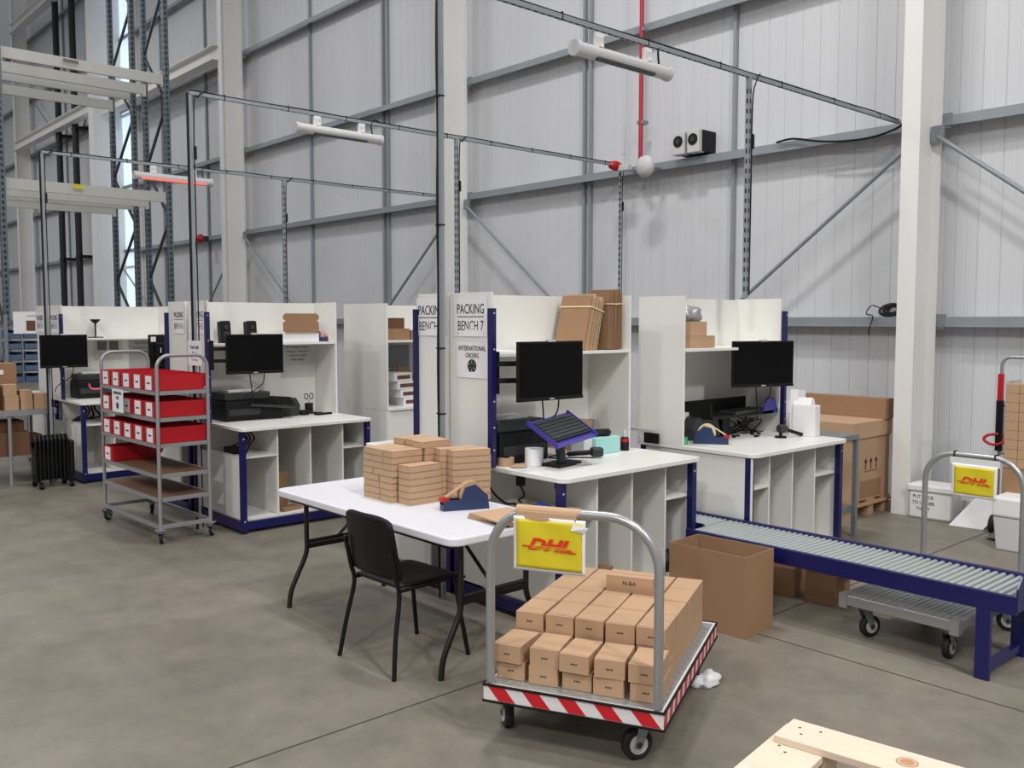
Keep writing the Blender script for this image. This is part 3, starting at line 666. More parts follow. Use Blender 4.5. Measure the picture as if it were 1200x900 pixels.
# --- left bench contents
printer('large black printer under the monitor of the left bench', (-7.88, 3.72, D), 0, .46, .36, .25, paper=True)
k = thing('keyboard', 'dark keyboard propped on the black printer of the left bench', 'keyboard', (-7.72, 3.93, D + .12), R(-8))
m = MB(); m.X = Matrix.Rotation(R(22), 4, 'Y') @ Matrix.Rotation(R(-6), 4, 'X'); m.box(-.10, .10, -.22, .22, .03, .05, DARK)
for i in range(5):
    for j in range(18): m.box(-.09 + i * .036, -.06 + i * .036, -.21 + j * .0235, -.192 + j * .0235, .05, .056, BLACK)
m.build('housing', k)
m = MB(); m.box(-.06, .04, -.1, .1, -.118, -.01, BLACK); m.build('support', k)
t = thing('label_printer', 'dark slate rounded label printer right of the large printer on the left bench', 'printer', (-7.87, 4.14, D))
MB().prism([(-.15, 0), (.12, 0), (.13, .10), (.09, .17), (-.1, .18), (-.15, .1)], 'x', -.1, .1, DARK).build('housing', t, bevel=.012)
t = thing('pen_pot', 'black pen pot on the left bench', 'pot', (-7.90, 4.43, D))
MB().cyl((0, 0, 0), (0, 0, .1), .04, BLACK, 20).build('pot', t)
t = thing('scissors', 'scissors standing in the black pen pot on the left bench', 'scissors', (-7.90, 4.43, D + .101))
m = MB()
for s in (-1, 1):
    m.bar((0, 0, 0), (0, s * .012, .04), .003, .01, GREYP)
    m.tube([(0, s * .028 + .02 * math.cos(a), .065 + .028 * math.sin(a)) for a in [q * .45 for q in range(15)]], .005, DARK, 6)
m.build('handles', t)
t = thing('barcode_scanner', 'black scanner lying in front of the pen pot on the left bench', 'scanner', (-7.78, 4.30, D), R(80))
MB().box(-.03, .05, -.03, .03, 0, .05, BLACK).bar((.04, 0, .02), (.2, 0, .012), .03, .02, BLACK).build('body', t, bevel=.008)
tag(MB().box(-.03, .03, -.09, .09, 0, .018, BLACK).build('stapler', loc=(-7.7, 4.47, D), rz=R(10), bevel=.005), 'flat black tool at the front right of the left bench', 'tool')
for i, (y, lab) in enumerate(((3.62, 'black speaker on the left bench shelf, left of the pair'), (3.875, 'black speaker on the left bench shelf, right of the pair'))):
    t = thing('desk_speaker', lab, 'speaker', (-7.97, y, 1.596), group='desk speakers on the left bench shelf')
    m = MB(); m.X = Matrix.Rotation(R(-6), 4, 'Y'); m.box(-.05, .05, -.048, .048, .0, .20, BLACK); m.build('cabinet', t, bevel=.015)
    m = MB(); m.X = Matrix.Rotation(R(-6), 4, 'Y'); m.cyl((.051, 0, .07), (.054, 0, .07), .032, DARK, 18).cyl((.051, 0, .14), (.054, 0, .14), .02, DARK, 14); m.build('driver', t)
tag(MB().box(-.12, .12, -.19, .2, 0, .085, PAPER).build('card_box', loc=(-8.0, 4.34, 1.596), bevel=.003), 'flat white box under the brown flattened carton on the left bench shelf', 'box')
prof = [(-.19, .02), (-.16, 0), (.16, 0), (.19, .02), (.19, .1), (.16, .115), (.19, .13), (.19, .165), (.165, .185), (-.165, .185), (-.19, .165), (-.19, .13), (-.16, .115), (-.19, .1)]
m = MB(); m.prism(prof, 'x', -.002, .002, CARDB); tag(m.build('flat_carton', loc=(-7.862, 4.34, 1.683)), 'brown flattened die-cut carton standing on the left bench shelf', 'flat cardboard')
dispenser('blue and red tape dispenser at the right end of the left bench shelf', (-7.95, 4.57, 1.596), R(60), L=.19, H=.10, W=.06, tape=RED)
carton('carton', 'small open brown box in the middle compartment of the left bench', (-7.45, 3.85, .119), 0, .16, .11, .34, CARDB)
carton('flat_carton', 'flat brown cardboard lying at the bottom of the left bench', (-7.35, 3.86, .119) if False else (-7.32, 3.89, .119), R(10), .12, .2, .03, CARDB)
m = MB(); rnd = random.Random(8)
for i in range(4): m.tube(wire([(-7.3 - .1 * i, 3.48, .66 + .01 * i), (-7.25 - .1 * i, 3.5 + .03 * i, .75), (-7.28 - .08 * i, 3.55, .80), (-7.3 - .08 * i, 3.5, .868)]), .008, BLACK, 6)
m.box(-7.6, -7.4, 3.42, 3.52, .651, .70, BLACK)
tag(m.build('power_cable'), 'black cables and adaptor on the low shelf of the left bench', 'cable')

# --- far left bench contents
t = printer('black printer with a pink swoosh on the far left bench', (-11.28, 3.48, D), 0, .42, .3, .28)
m = MB(); m.tube(wire([(.158, -.09, .17), (.158, -.07, .12), (.158, -.02, .105), (.158, .06, .11)]), .012, PINKL, 6); m.build('swoosh', t, label='pink swoosh')
t = thing('desk_stand', 'thin black stand with a small dish on the far left bench shelf', 'stand', (-11.5, 3.60, 1.596))
MB().cyl((0, 0, 0), (0, 0, .01), .09, BLACK, 20).cyl((0, 0, .01), (0, 0, .19), .01, BLACK, 8).tube([(0, 0, .17), (0, 0, .2), (0, 0, .22)], [.015, .05, .06], BLACK, 16).build('stem', t)
m = MB()
for i in range(4): m.tube(wire([(-10.9 - .1 * i, 3.22 + .08 * i, .87), (-10.8 - .1 * i, 3.26 + .06 * i, .78), (-10.95, 3.20 + .08 * i, .70), (-11.1, 3.2, .66)]), .012, BLACK, 6)
tag(m.build('power_cable'), 'loops of black cable under the far left bench', 'cable')

# --- the end-on bench
for i, (y, z, h, mm) in enumerate(((5.52, 1.596, .12, CARDB), (5.50, 1.717, .11, CARDD), (5.84, 1.596, .10, CARDB), (6.2, 1.596, .13, CARD))):
    carton('carton', ['brown box on the end-on bench shelf, lowest at the left', 'dark box stacked on the brown box on the end-on bench shelf', 'long brown box in the middle of the end-on bench shelf', 'brown box at the right of the end-on bench shelf'][i], (-8.1, y, z), 0, .3, .3 if i != 1 else .2, h, mm)
for i in range(4):
    tag(MB().box(-.15, .13, -.13, .13, 0, .085, PAPER).box(.1305, .132, -.1, .1, .02, .06, CARDD).build('sleeve_stack', loc=(-8.05, 5.54 + .05 * (3 - i), D + i * .088), rz=R(4 * i), bevel=.003),
        ['lowest white and brown stack of sleeves on the end-on bench', 'second white and brown stack of sleeves from below on the end-on bench', 'third white and brown stack of sleeves from below on the end-on bench', 'topmost white and brown stack of sleeves on the end-on bench'][i], 'stack', 'stacks of sleeves on the end-on bench')
m = MB(); m.prism([(-.2, 0), (.26, 0), (.18, .10), (-.05, .36), (-.2, .42)], 'x', -.01, .01, CARDB); tag(m.build('flat_carton', loc=(-8.3, 5.95, D)), 'brown cardboard leaning at the back of the end-on bench', 'flat cardboard')
dispenser('black tape dispenser beyond the stacked boxes, below bench 8 upright', (-6.42, 5.02, .49), R(80), L=.26, H=.12, body=BLACK, tape=GREYP)

# ---------------------------------------------------------------- roller conveyors
def conveyor(label, x0, x1, y0, y1, z=.445, legs=(), plate=True, pitch=.0405):
    t = thing('roller_conveyor', label, 'conveyor', (x0, y0, 0)); L = x1 - x0; W = y1 - y0
    for y, nm in ((.0, 'side_rail'), (W - .03, 'side_rail')):
        MB().box(0, L, y, y + .03, z - .085, z + .008, NAVY).build(nm, t, bevel=.002)
    n = int(L / pitch); proto = None
    for i in range(n):
        if proto is None:
            proto = MB().cyl((0, .031, 0), (0, W - .031, 0), .0135, ROLLER, 12).build('roller', t, loc=(pitch * .5, 0, z - .016))
        else:
            c = proto.copy(); COL.objects.link(c); c.location.x = pitch * (i + .5)
    for lx in legs:
        for y in (.015, W - .015): MB().box(lx - .035, lx + .035, y - .015, y + .015, 0, z - .086, NAVY).build('leg', t, bevel=.002)
        MB().box(lx - .02, lx + .02, .031, W - .031, .03, .07, NAVY).build('cross_bar', t, bevel=.002)
        MB().box(lx - .02, lx + .02, .031, W - .031, z - .14, z - .10, NAVY).build('cross_bar', t, bevel=.002)
    if plate:
        for i in range(8): MB().cyl((-.03 - .0405 * i, .235, z - .016), (-.03 - .0405 * i, W - .031, z - .016), .0135, ROLLER, 12).build('roller', t)
        MB().box(-.35, 0, W - .03, W, z - .085, z + .008, NAVY).build('side_rail', t); MB().box(-.35, -.03, .222, .234, z - .05, z + .0, NAVY).build('side_rail', t)
    if plate: MB().prism([(.0, z - .07), (W, z - .07), (W, z + .06), (W - .05, z + .10), (.06, z + .10), (0, z + .05)], 'x', L, L + .008, NAVY).build('end_plate', t)
    return t
conveyor('navy roller conveyor running from bench 7 toward the right edge of the photo', -3.60, -1.61, 4.74, 5.25, legs=(1.84,))
cv2 = conveyor('navy roller conveyor beyond the stacked boxes, leading off the left bench', -7.05, -5.95, 4.74, 5.22, legs=(1.0,), plate=False)

# ---------------------------------------------------------------- folding table
t = thing('folding_table', 'white folding table carrying the stacked brown boxes', 'table', (-4.345, 3.07, 0), R(0))
hx, hy, c = .912, .378, .07
pl = []
for sx, sy, a0 in ((1, 1, 0), (-1, 1, 90), (-1, -1, 180), (1, -1, 270)):
    for k in range(5): a = R(a0 + 22.5 * k); pl.append((sx * (hx - c) + c * math.cos(a), sy * (hy - c) + c * math.sin(a)))
MB().prism(pl, 'z', .698, .74, mat('table_plastic', (214, 214, 220), .4, var=.02)).build('tabletop', t, bevel=.008)
MB().box(-hx + .1, hx - .1, -hy + .06, -hy + .09, .665, .697, LEGB).box(-hx + .1, hx - .1, hy - .09, hy - .06, .665, .697, LEGB).build('under_rail', t)
for s in (-1, 1):
    x = s * (hx - .13)
    for yy in (-1, 1):
        y = yy * .225; F_ = yy * .13
        p_ = wire([(x, y, .66), (x, y, .45), (x, y, .36), (x, y + F_ * .12, .30), (x, y + F_ * .52, .20), (x, y + F_ * .88, .10), (x, y + F_, .0)])
        MB().tube(p_, .0155, LEGB, 10).build('leg', t)
    MB().cyl((x, -.225, .40), (x, .225, .40), .013, LEGB, 8).build('cross_bar', t)
    MB().bar((x, -.22, .37), (x, .22, .37), .012, .03, LEGB).bar((x, 0.0, .40), (x - s * .34, 0, .665), .014, .014, LEGB).build('folding_brace', t)
# boxes stacked on the table
def flatbox(x0, y0, z, a, b, h=.0362, rz=0):
    key = (round(a, 3), round(b, 3))
    o = FB.get(key)
    if o is None:
        m = MB().box(-a / 2, a / 2, -b / 2, b / 2, 0, h, CARDL)
        m.box(a / 2 - .0002, a / 2 + .0004, -b / 2 + .006, b / 2 - .006, h - .004, h - .0025, CARDD).box(-a / 2 + .004, a / 2 - .004, -b / 2 - .0004, -b / 2 + .0002, h - .004, h - .0025, CARDD)
        o = m.build('mailing_box', bevel=.0015); FB[key] = o
    else:
        o = o.copy(); COL.objects.link(o)
    o.location = (x0, y0, z); o.rotation_euler.z = rz + R(random.uniform(-1.6, 1.6))
    return o
FB = {}
LH = .0381; G = 'flat mailing boxes stacked on the folding table'; rnd = random.Random(11)
def j(): return rnd.uniform(-.0025, .0025)
for L_ in range(8):
    z = .7405 + L_ * LH
    lay = 'on the lowest layers' if L_ < 3 else ('in the middle layers' if L_ < 6 else 'on the top layers')
    rows = [(-4.585, .165), (-4.435, .125)] if L_ < 4 else [(-4.617, .1), (-4.513, .1), (-4.409, .1)]
    for xc, wd in rows: tag(flatbox(xc + j(), 3.085 + j(), z, wd, .21), 'flat brown mailing box of the left stack %s, front row' % lay, 'box', G + ', left stack front row ' + lay)
    for xc in (-4.61, -4.50, -4.39): tag(flatbox(xc + j(), 3.305 + j(), z, .105, .21), 'flat brown mailing box of the left stack %s, back row' % lay, 'box', G + ', left stack back row ' + lay)
    for xc, yc in ((-4.265, 3.40), (-4.165, 3.42)): tag(flatbox(xc + j(), yc - .03 + j(), z, .096, .24, rz=R(-16)), 'flat brown mailing box of the right stack %s, beside the dispenser' % lay, 'box', G + ', right stack ' + lay)
for L_ in range(6): tag(flatbox(-4.29 + j(), 3.125 + j(), .7405 + L_ * LH, .115, .225), 'flat brown mailing box of the lower front stack, left of the tape dispenser' if L_ < 5 else 'topmost flat brown box of the lower front stack on the folding table', 'box', G + ', lower front stack' if L_ < 5 else None)
for k, (x, y) in enumerate(((-4.61, 3.30), (-4.50, 3.31), (-4.40, 3.29))):
    tag(flatbox(x, y, .7405 + 8 * LH, .1, .21), ['loose box topping the left stack at its left', 'loose box topping the left stack in its middle', 'loose box topping the left stack at its right'][k], 'box')
dispenser('blue tape dispenser with brown tape on the folding table, right of the boxes', (-3.97, 3.20, .741), R(-112), L=.27, H=.14)
for i in range(4):
    tag(MB().box(-.16, .16, -.13, .13, .0015, .0075, CARDL).box(-.158, .158, -.128, .128, 0, .0015, CARDD).build('flat_carton', loc=(-3.62 + .012 * i, 3.20 - .01 * i, .741 + .0076 * i), rz=R(8 - 5 * i)),
        ['bottom flat brown carton at the right end of the folding table', 'second flat brown carton from below at the right end of the folding table', 'third flat brown carton from below at the right end of the folding table', 'top flat brown carton at the right end of the folding table'][i], 'flat cardboard', 'flat cartons on the folding table')

# ---------------------------------------------------------------- chair
t = thing('chair', 'black plastic chair tucked at the white folding table', 'chair', (-3.965, 2.80, 0), R(2))
m = MB(); nx, ny = 9, 9; vs = []
def grid_shell(fn, nu, nv, th, m_, mb):
    top = [fn(i / nu, j_ / nv, 0) for j_ in range(nv + 1) for i in range(nu + 1)]; bot = [fn(i / nu, j_ / nv, th) for j_ in range(nv + 1) for i in range(nu + 1)]
    n = len(top); fs = []; W_ = nu + 1
    for j_ in range(nv):
        for i in range(nu):
            a = j_ * W_ + i; fs.append((a, a + 1, a + W_ + 1, a + W_)); fs.append((n + a, n + a + W_, n + a + W_ + 1, n + a + 1))
    for i in range(nu): fs.append((i, n + i, n + i + 1, i + 1)); a = nv * W_ + i; fs.append((a, a + 1, n + a + 1, n + a))
    for j_ in range(nv): a = j_ * W_; fs.append((a, a + W_, n + a + W_, n + a)); a += nu; fs.append((a, n + a, n + a + W_, a + W_))
    mb.add(top + bot, fs, m_, True)
def seat(u, v, k):
    x = (u - .5) * (.42 - .05 * (1 - v)); y = -.20 + .43 * v; z = .455 - .012 * math.sin(math.pi * u) * math.sin(math.pi * v) - (.03 * max(0, v - .85) / .15) ** 1.0 * .8
    return (x, y, z - k)
def back(u, v, k):
    hw = .215 - .012 * v - (.03 * max(0, v - .85) / .15) + (.0); x = (u - .5) * 2 * hw; zc = .49 + .33 * v
    y = -.225 - .055 * v + .035 * (1 - (2 * u - 1) ** 2) * -1 + .03; zc += -.02 * (2 * abs(u - .5)) ** 4 * (v > .9)
    return (x, y - k, zc)
grid_shell(seat, 12, 10, .014, BLACK, m); m.build('seat', t)
m = MB(); grid_shell(back, 12, 10, .012, BLACK, m); m.build('backrest', t)
for sx in (-1, 1):
    MB().tube(wire([(sx * .19, .17, .435), (sx * .205, .20, .22), (sx * .225, .235, 0)], 4), .012, BLACK, 10).build('leg', t)
    MB().tube(wire([(sx * .20, -.26, .66), (sx * .20, -.225, .5), (sx * .20, -.205, .40), (sx * .22, -.245, .2), (sx * .245, -.275, 0)], 4), .012, BLACK, 10).build('leg', t)
    MB().cyl((sx * .195, -.2, .43), (sx * .19, .18, .433), .011, BLACK, 8).build('seat_rail', t)

# ---------------------------------------------------------------- casters and trolleys
def caster(parent, x, y, ztop, r=.06, ang=0, w=.03, fm=None):
    fm = fm or GALV
    t = bpy.data.objects.new('caster', None); COL.objects.link(t); t.parent = parent; t.location = (x, y, 0); t.rotation_euler.z = ang
    MB().box(-.04, .04, -.04, .04, ztop - .006, ztop, fm).cyl((0, 0, ztop - .03), (0, 0, ztop - .006), .025, fm, 12).build('plate', t)
    m = MB()
    for s in (-1, 1): m.prism([(-.03, ztop - .03), (.03, ztop - .03), (.045 + .012, r - .012), (.03, r - .018), (.018, r)], 'y', s * (w / 2 + .004), s * (w / 2 + .007), fm)
    m.build('fork', t)
    m = MB(); m.tube([(.035, -w / 2, r), (.035, -w / 2 + .004, r), (.035, w / 2 - .004, r), (.035, w / 2, r)], [r - .006, r, r, r - .006], RUBBER, 28); m.build('wheel', t)
    MB().tube([(.035, -w / 2 - .003, r), (.035, w / 2 + .003, r)], r * .62, GREYP, 20).tube([(.035, -w / 2 - .008, r), (.035, w / 2 + .008, r)], r * .2, DARK, 12).build('hub', t)
    return t
ANG = math.atan2(.431, .902)
tr = thing('flatbed_trolley', 'flatbed trolley in front with red and white striped edge, loaded with small boxes', 'trolley', (-2.892, 2.43, 0), ANG)
TW, TL, TZ = .775, 1.165, .262
MB().box(.015, TW - .015, .015, TL - .015, TZ - .05, TZ, ALU).build('deck', tr, bevel=.003)
m = MB()                                                              # checker tread
for i in range(24):
    for k in range(36):
        x, y = .03 + i * .031, .035 + k * .031
        if x < TW - .03 and y < TL - .04:
            a = .7 if (i + k) % 2 else -.7; m.bar((x - .008 * math.cos(a), y - .008 * math.sin(a), TZ + .0006), (x + .008 * math.cos(a), y + .008 * math.sin(a), TZ + .0006), .004, .002, ALU)
m.build('tread', tr)
m = MB()
m.box(0, TW, 0, .015, TZ - .068, TZ + .002, WTAPE).box(0, TW, TL - .015, TL, TZ - .068, TZ + .002, WTAPE).box(0, .015, .015, TL - .015, TZ - .068, TZ + .002, WTAPE).box(TW - .015, TW, .015, TL - .015, TZ - .068, TZ + .002, WTAPE)
m.build('edge_band', tr, label='white edge band with red diagonal stripes')
m = MB(); st = .155
for i in range(-1, 6):
    a = i * st + .02; q = [(a, TZ - .004), (a + .075, TZ - .004), (a + .125, TZ - .062), (a + .05, TZ - .062)]
    q = [(min(max(x, .0), TW), z) for x, z in q]
    if q[1][0] > q[0][0] or q[2][0] > q[3][0]: m.prism(q, 'y', -.0015, 0.0, REDG)
for i in range(-1, 13):
    a = i * .095 + .02; q = [(a, TZ - .006), (a + .048, TZ - .006), (a + .03, TZ - .060), (a - .018, TZ - .060)]
    q = [(min(max(y, .0), TL), z) for y, z in q]; m.prism(q, 'x', TW, TW + .0015, REDG); m.prism(q, 'x', -.0015, 0, REDG)
m.build('stripe', tr)
m = MB()
for z0, z1 in ((TZ - .004, TZ + .006), (TZ - .074, TZ - .064)):
    m.box(-.005, TW + .005, -.006, .004, z0, z1, BLACK).box(-.005, TW + .005, TL - .004, TL + .006, z0, z1, BLACK).box(-.006, .004, 0, TL, z0, z1, BLACK).box(TW - .004, TW + .006, 0, TL, z0, z1, BLACK)
m.build('rubber_bumper', tr, bevel=.002)
def arch(parent, xa, xb, y, z0, z1, rad, r, m_, name='handle', axis='x'):
    p_ = [(xa, z0)]; n = 8
    for k in range(n + 1): a = math.pi - (math.pi / 2) * k / n; p_.append((xa + rad + rad * math.cos(a), z1 - rad + rad * math.sin(a)))
    for k in range(n + 1): a = math.pi / 2 - (math.pi / 2) * k / n; p_.append((xb - rad + rad * math.cos(a), z1 - rad + rad * math.sin(a)))
    p_.append((xb, z0)); return MB().tube([(x, y, z) if axis == 'x' else (y, x, z) for x, z in p_], r, m_, 14).build(name, parent)
arch(tr, .022, TW - .03, .025, TZ - .02, 1.02, .21, .0195, TUBE)
for x, y, a in ((.045, .17, 2.2), (.66, .15, -2.4), (.09, 1.02, 1.4), (.70, 1.0, 1.9)): caster(tr, x, y, TZ - .05, .066, a, .038)
carts = []
def sign(label, parent_loc, rz, xc, y, z0, z1, w, crinkle=.004, border=.012, logo=1.0, name='trolley_sign'):
    t = thing(name, label, 'sign', parent_loc, rz); n = 14; vs = []; h = z1 - z0
    m = MB()
    def fn(u, v, k): return (xc + (u - .5) * w, y - .004 + crinkle * math.sin(9 * u + 5 * v) * (.4 + v) * .6 - .0 + k, z0 + v * h)
    grid_shell(fn, n, n, .0015, PAPER, m); m.build('sleeve', t)
    m = MB(); b = border
    def fn2(u, v, k): uu = b / w + u * (1 - 2 * b / w); vv = b / h + v * (1 - 2 * b / h); q = fn(uu, vv, 0); return (q[0], q[1] - .0012 + k * .5, q[2])
    grid_shell(fn2, n, n, .001, YEL, m); m.build('yellow_card', t)
    yy = y - .004 - crinkle * .75 - .0022; s = w / .3
    letters(t, 'DHL', .062 * s, (xc, yy, z0 + h * .5), (1, 0, 0), (0, 0, 1), DRED, shear=.35, bold=.0028 * s, sx=1.45, thick=.0004)
    m = MB(); m.box(xc - .112 * s, xc - .082 * s, yy, yy + .0008, z0 + h * .5 - .012 * s, z0 + h * .5 - .006 * s, DRED).box(xc + .08 * s, xc + .112 * s, yy, yy + .0008, z0 + h * .5 - .024 * s, z0 + h * .5 - .018 * s, DRED)
    for k in range(2): m.box(xc - .075 * s, xc + .078 * s, yy - .0006, yy + .0, z0 + h * .5 - .006 * s - .008 * s * k, z0 + h * .5 - .004 * s - .008 * s * k, YEL)
    m.build('logo_bar', t); return t
ts = sign('yellow DHL sign taped to the handle of the loaded flatbed trolley', (-2.892, 2.43, 0), ANG, .295, .0, .775, 1.0, .31)
m = MB(); m.tube([(.145, .025, 1.02), (.42, .025, 1.02)], .0212, CARDL, 14); m.box(.15, .41, -.004, .006, .985, 1.02, CARDL)
m.build('masking_tape', ts, label='pinkish brown tape round the handle')
m = MB(); m.add([(.40, -.006, .985), (.47, -.02, .975), (.45, -.012, .952), (.39, -.01, .957)], [(0, 1, 2, 3)], PAPER); m.add([(.40, -.007, .985), (.47, -.021, .975), (.45, -.013, .952), (.39, -.011, .957)], [(3, 2, 1, 0)], PAPER); m.build('torn_corner', ts)
# boxes on the flatbed: individual boxes, copied from one
def world(lx, ly): c_, s_ = math.cos(ANG), math.sin(ANG); return (-2.892 + lx * c_ - ly * s_, 2.43 + lx * s_ + ly * c_)
BW, BL, BH = .128, .2, .0775
m = MB().box(-BW / 2, BW / 2, -BL / 2, BL / 2, 0, BH, CARD); m.box(-BW / 2 + .003, BW / 2 - .003, -BL / 2 + .012, -BL / 2 + .0135, BH - .001, BH + .0006, CARDD)
for k in range(3): m.box(-.013 + k * .01, -.006 + k * .01, -BL / 2 - .0006, -BL / 2, .034, .041, INK)
bproto = m.build('parcel_box', bevel=.002); first = [True]
def parcel(lx, ly, z, rot=0):
    if first[0]: o = bproto; first[0] = False
    else: o = bproto.copy(); COL.objects.link(o)
    x, y = world(lx, ly); o.location = (x, y, z); o.rotation_euler.z = ANG + R(rot); return o
rnd = random.Random(21); ZB = TZ + .002
pos = ['leftmost', 'second from left', 'middle', 'second from right', 'rightmost']
for lay in range(2):
    for c in range(5):
        o = parcel(.09 + c * .147 + rnd.uniform(-.006, .006) - .004 * lay, .185 + rnd.uniform(-.012, .01) - .008 * lay, ZB + lay * BH, rnd.uniform(-3.5, 3.5))
        tag(o, 'small brown box at the handle end of the trolley, %s layer, %s' % (['lower', 'upper'][lay], pos[c]), 'box')
for row in range(4):
    for lay in range(3):
        for c in range(5):
            o = parcel(.096 + c * .1385 + rnd.uniform(-.002, .002), .392 + row * .203 + rnd.uniform(-.002, .002), ZB + lay * BH, rnd.uniform(-.5, .5))
            if lay == 2: tag(o, 'small brown box on the trolley top layer, row %s behind the handle, %s' % (['second', 'third', 'fourth', 'fifth'][row], pos[c]), 'box')
            elif c == 4: tag(o, 'small brown box in the trolley block right face, %s layer, row %s' % (['bottom', 'middle'][lay], ['second', 'third', 'fourth', 'fifth'][row]), 'box')
            elif row == 0 and lay == 1: tag(o, 'small brown box in the middle layer just behind the front row, %s' % pos[c], 'box')
            else: tag(o, 'small brown box hidden inside the block on the flatbed trolley', 'box', 'boxes buried inside the trolley block')
o = MB().box(-.115, .115, -.055, .055, 0, .078, CARD).box(-.11, .11, -.001, .001, .0775, .0787, CARDD); oo = o.build('parcel_box', bevel=.002)
x, y = world(.43, .80); oo.location = (x, y, ZB + 3 * BH); oo.rotation_euler.z = ANG + R(-1); tag(oo, 'brown box with black print lying crosswise on top of the trolley load', 'box')
letters(oo, 'N-BA', .026, (0, -.0556, .045), (1, 0, 0), (0, 0, 1), INK, name='print', sx=1.1)
lump('plastic_bag', 'white plastic scrap on the floor beside the right wheel of the loaded trolley', 'bag', (-2.64, 3.66, 0), .05, .09, .04, PAPER, 12)

# aluminium cart under the conveyor
ac = thing('aluminium_trolley', 'silver flatbed trolley parked under the roller conveyor', 'trolley', (-2.555, 4.80, 0), R(-1))
m = MB().box(0, .66, 0, .95, .19, .25, TUBE); m.build('deck', ac, bevel=.006)
m = MB()
for i in range(21):
    for k in range(22):
        x, y = .03 + i * .03, .03 + k * .042
        m.bar((x - .01, y, .2505), (x + .004, y + .022, .2505), .005, .004, TUBE)
m.build('tread', ac)
for x in (0, .62): MB().box(x - .004, x + .044, -.006, .05, .175, .256, TUBE).build('corner_cap', ac)
for x, y, a in ((.1, .1, 1.2), (.56, .1, 1.6), (.1, .84, 1.0), (.56, .82, .4)): caster(ac, x, y, .19, .0625, a, .036)
arch(ac, .04, .615, .93, .2, .985, .17, .017, TUBE)
s2 = sign('yellow DHL sign in a clear sleeve on the silver trolley handle at the right', (-2.555, 4.80, 0), R(-1), .345, .905, .735, .935, .265, crinkle=.002, border=.016)
bx('cable_tie', s2, .218, .222, -.0 + .905, .952, .93, 1.007, BLACK); bx('cable_tie', s2, .455, .459, .905, .952, .93, 1.007, BLACK)
bx('sleeve_top', s2, .2, .49, .903, .905, .93, .972, CLEAR)

# ---------------------------------------------------------------- red bin trolley
rc = thing('shelf_trolley', 'grey wheeled shelf trolley holding red bins', 'trolley', (-8.50, 2.70, 0), R(1.5)); RL, RW = 1.22, .42
for x in (0, RL): arch(rc, .0, RW, x, .12, 1.52, .10, .0145, CARTG, 'end_frame', axis='y')
for i, z in enumerate((1.235, 1.02, .81, .565, .375)):
    m = MB().box(.015, RL - .015, -.015, .0, z - .03, z, CARTG).box(.015, RL - .015, RW, RW + .015, z - .03, z, CARTG).box(-.012, .012, .015, RW - .015, z - .03, z, CARTG).box(RL - .012, RL + .012, .015, RW - .015, z - .03, z, CARTG)
    m.build('shelf_frame', rc); MB().box(.012, RL - .012, .0, RW, z - .012, z - .003, HARD).build('shelf_board', rc, label='brown hardboard')
m = MB().box(.0, RL, -.012, .012, .125, .155, CARTG).box(.0, RL, RW - .012, RW + .012, .125, .155, CARTG).box(-.012, .012, 0, RW, .125, .155, CARTG).box(RL - .012, RL + .012, 0, RW, .125, .155, CARTG); m.build('base_frame', rc)
for x, y, a in ((0, 0, 2.2), (RL, 0, 2.6), (0, RW, 2.9), (RL, RW, 2.4)): caster(rc, x, y, .122, .05, a, .026)
binp = thing('storage_bin', 'x', 'bin'); BWd = .222
m = MB(); w_ = .108; pr_ = [(-.06, 0), (.34, 0), (.38, .045), (.40, .085), (.37, .13), (-.06, .13)]
for s in (-1, 1): m.prism(pr_, 'x', s * w_, s * (w_ - .003), RED)
m.box(-w_, w_, -.06, .34, 0, .003, RED).box(-w_, w_, -.063, -.059, 0, .075, RED).prism([(.34, 0), (.343, 0), (.403, .085), (.373, .13), (.37, .13), (.40, .085)], 'x', -w_, w_, RED)
m.box(-w_ - .002, w_ + .002, -.066, .37, .127, .131, RED) if False else None
m.box(-w_, w_, -.063, -.058, .075, .13, RED)
m.build('tub', binp)
MB().box(-.06, .06, -.065, -.0635, .008, .12, PAPER).box(-.03, .03, -.0656, -.0648, .055, .068, INK).build('label_card', binp, label='white label card')
bins = []; rowname = ['top', 'second', 'third', 'fourth']
q = 0
for r_, z in enumerate((1.235, 1.02, .81, .565)):
    for k in range(5 if r_ < 3 else 1):
        o = binp if q == 0 else copy_tree(binp); q += 1
        lx = .135 + k * .2375; c_, s_ = math.cos(R(1.5)), math.sin(R(1.5))
        o.location = (-8.50 + lx * c_ - .05 * s_, 2.70 + lx * s_ + .05, z + .0005); o.rotation_euler.z = R(1.5)
        tag(o, 'red storage bin on the %s shelf of the grey trolley, %s' % (rowname[r_], ['leftmost', 'second from left', 'middle', 'second from right', 'rightmost'][k]) if r_ < 3 else 'single red storage bin on the fourth shelf of the grey trolley', 'bin', 'red bins on the shelf trolley')
sheet('INTERNATIONAL MAIL paper sign hanging on the red bin trolley', -8.06, -7.79, 2.645, 1.03, 1.225, [('INTERNATIONAL', .036, 1.19, 0, .7), ('MAIL', .04, 1.15, 0, .8)])
tag(MB().cyl((0, -.001, 0), (0, .0, 0), .028, DARK, 20).build('emblem_sticker', loc=(-7.925, 2.6385, 1.085)), 'dark round emblem on the paper sign of the red bin trolley', 'emblem')

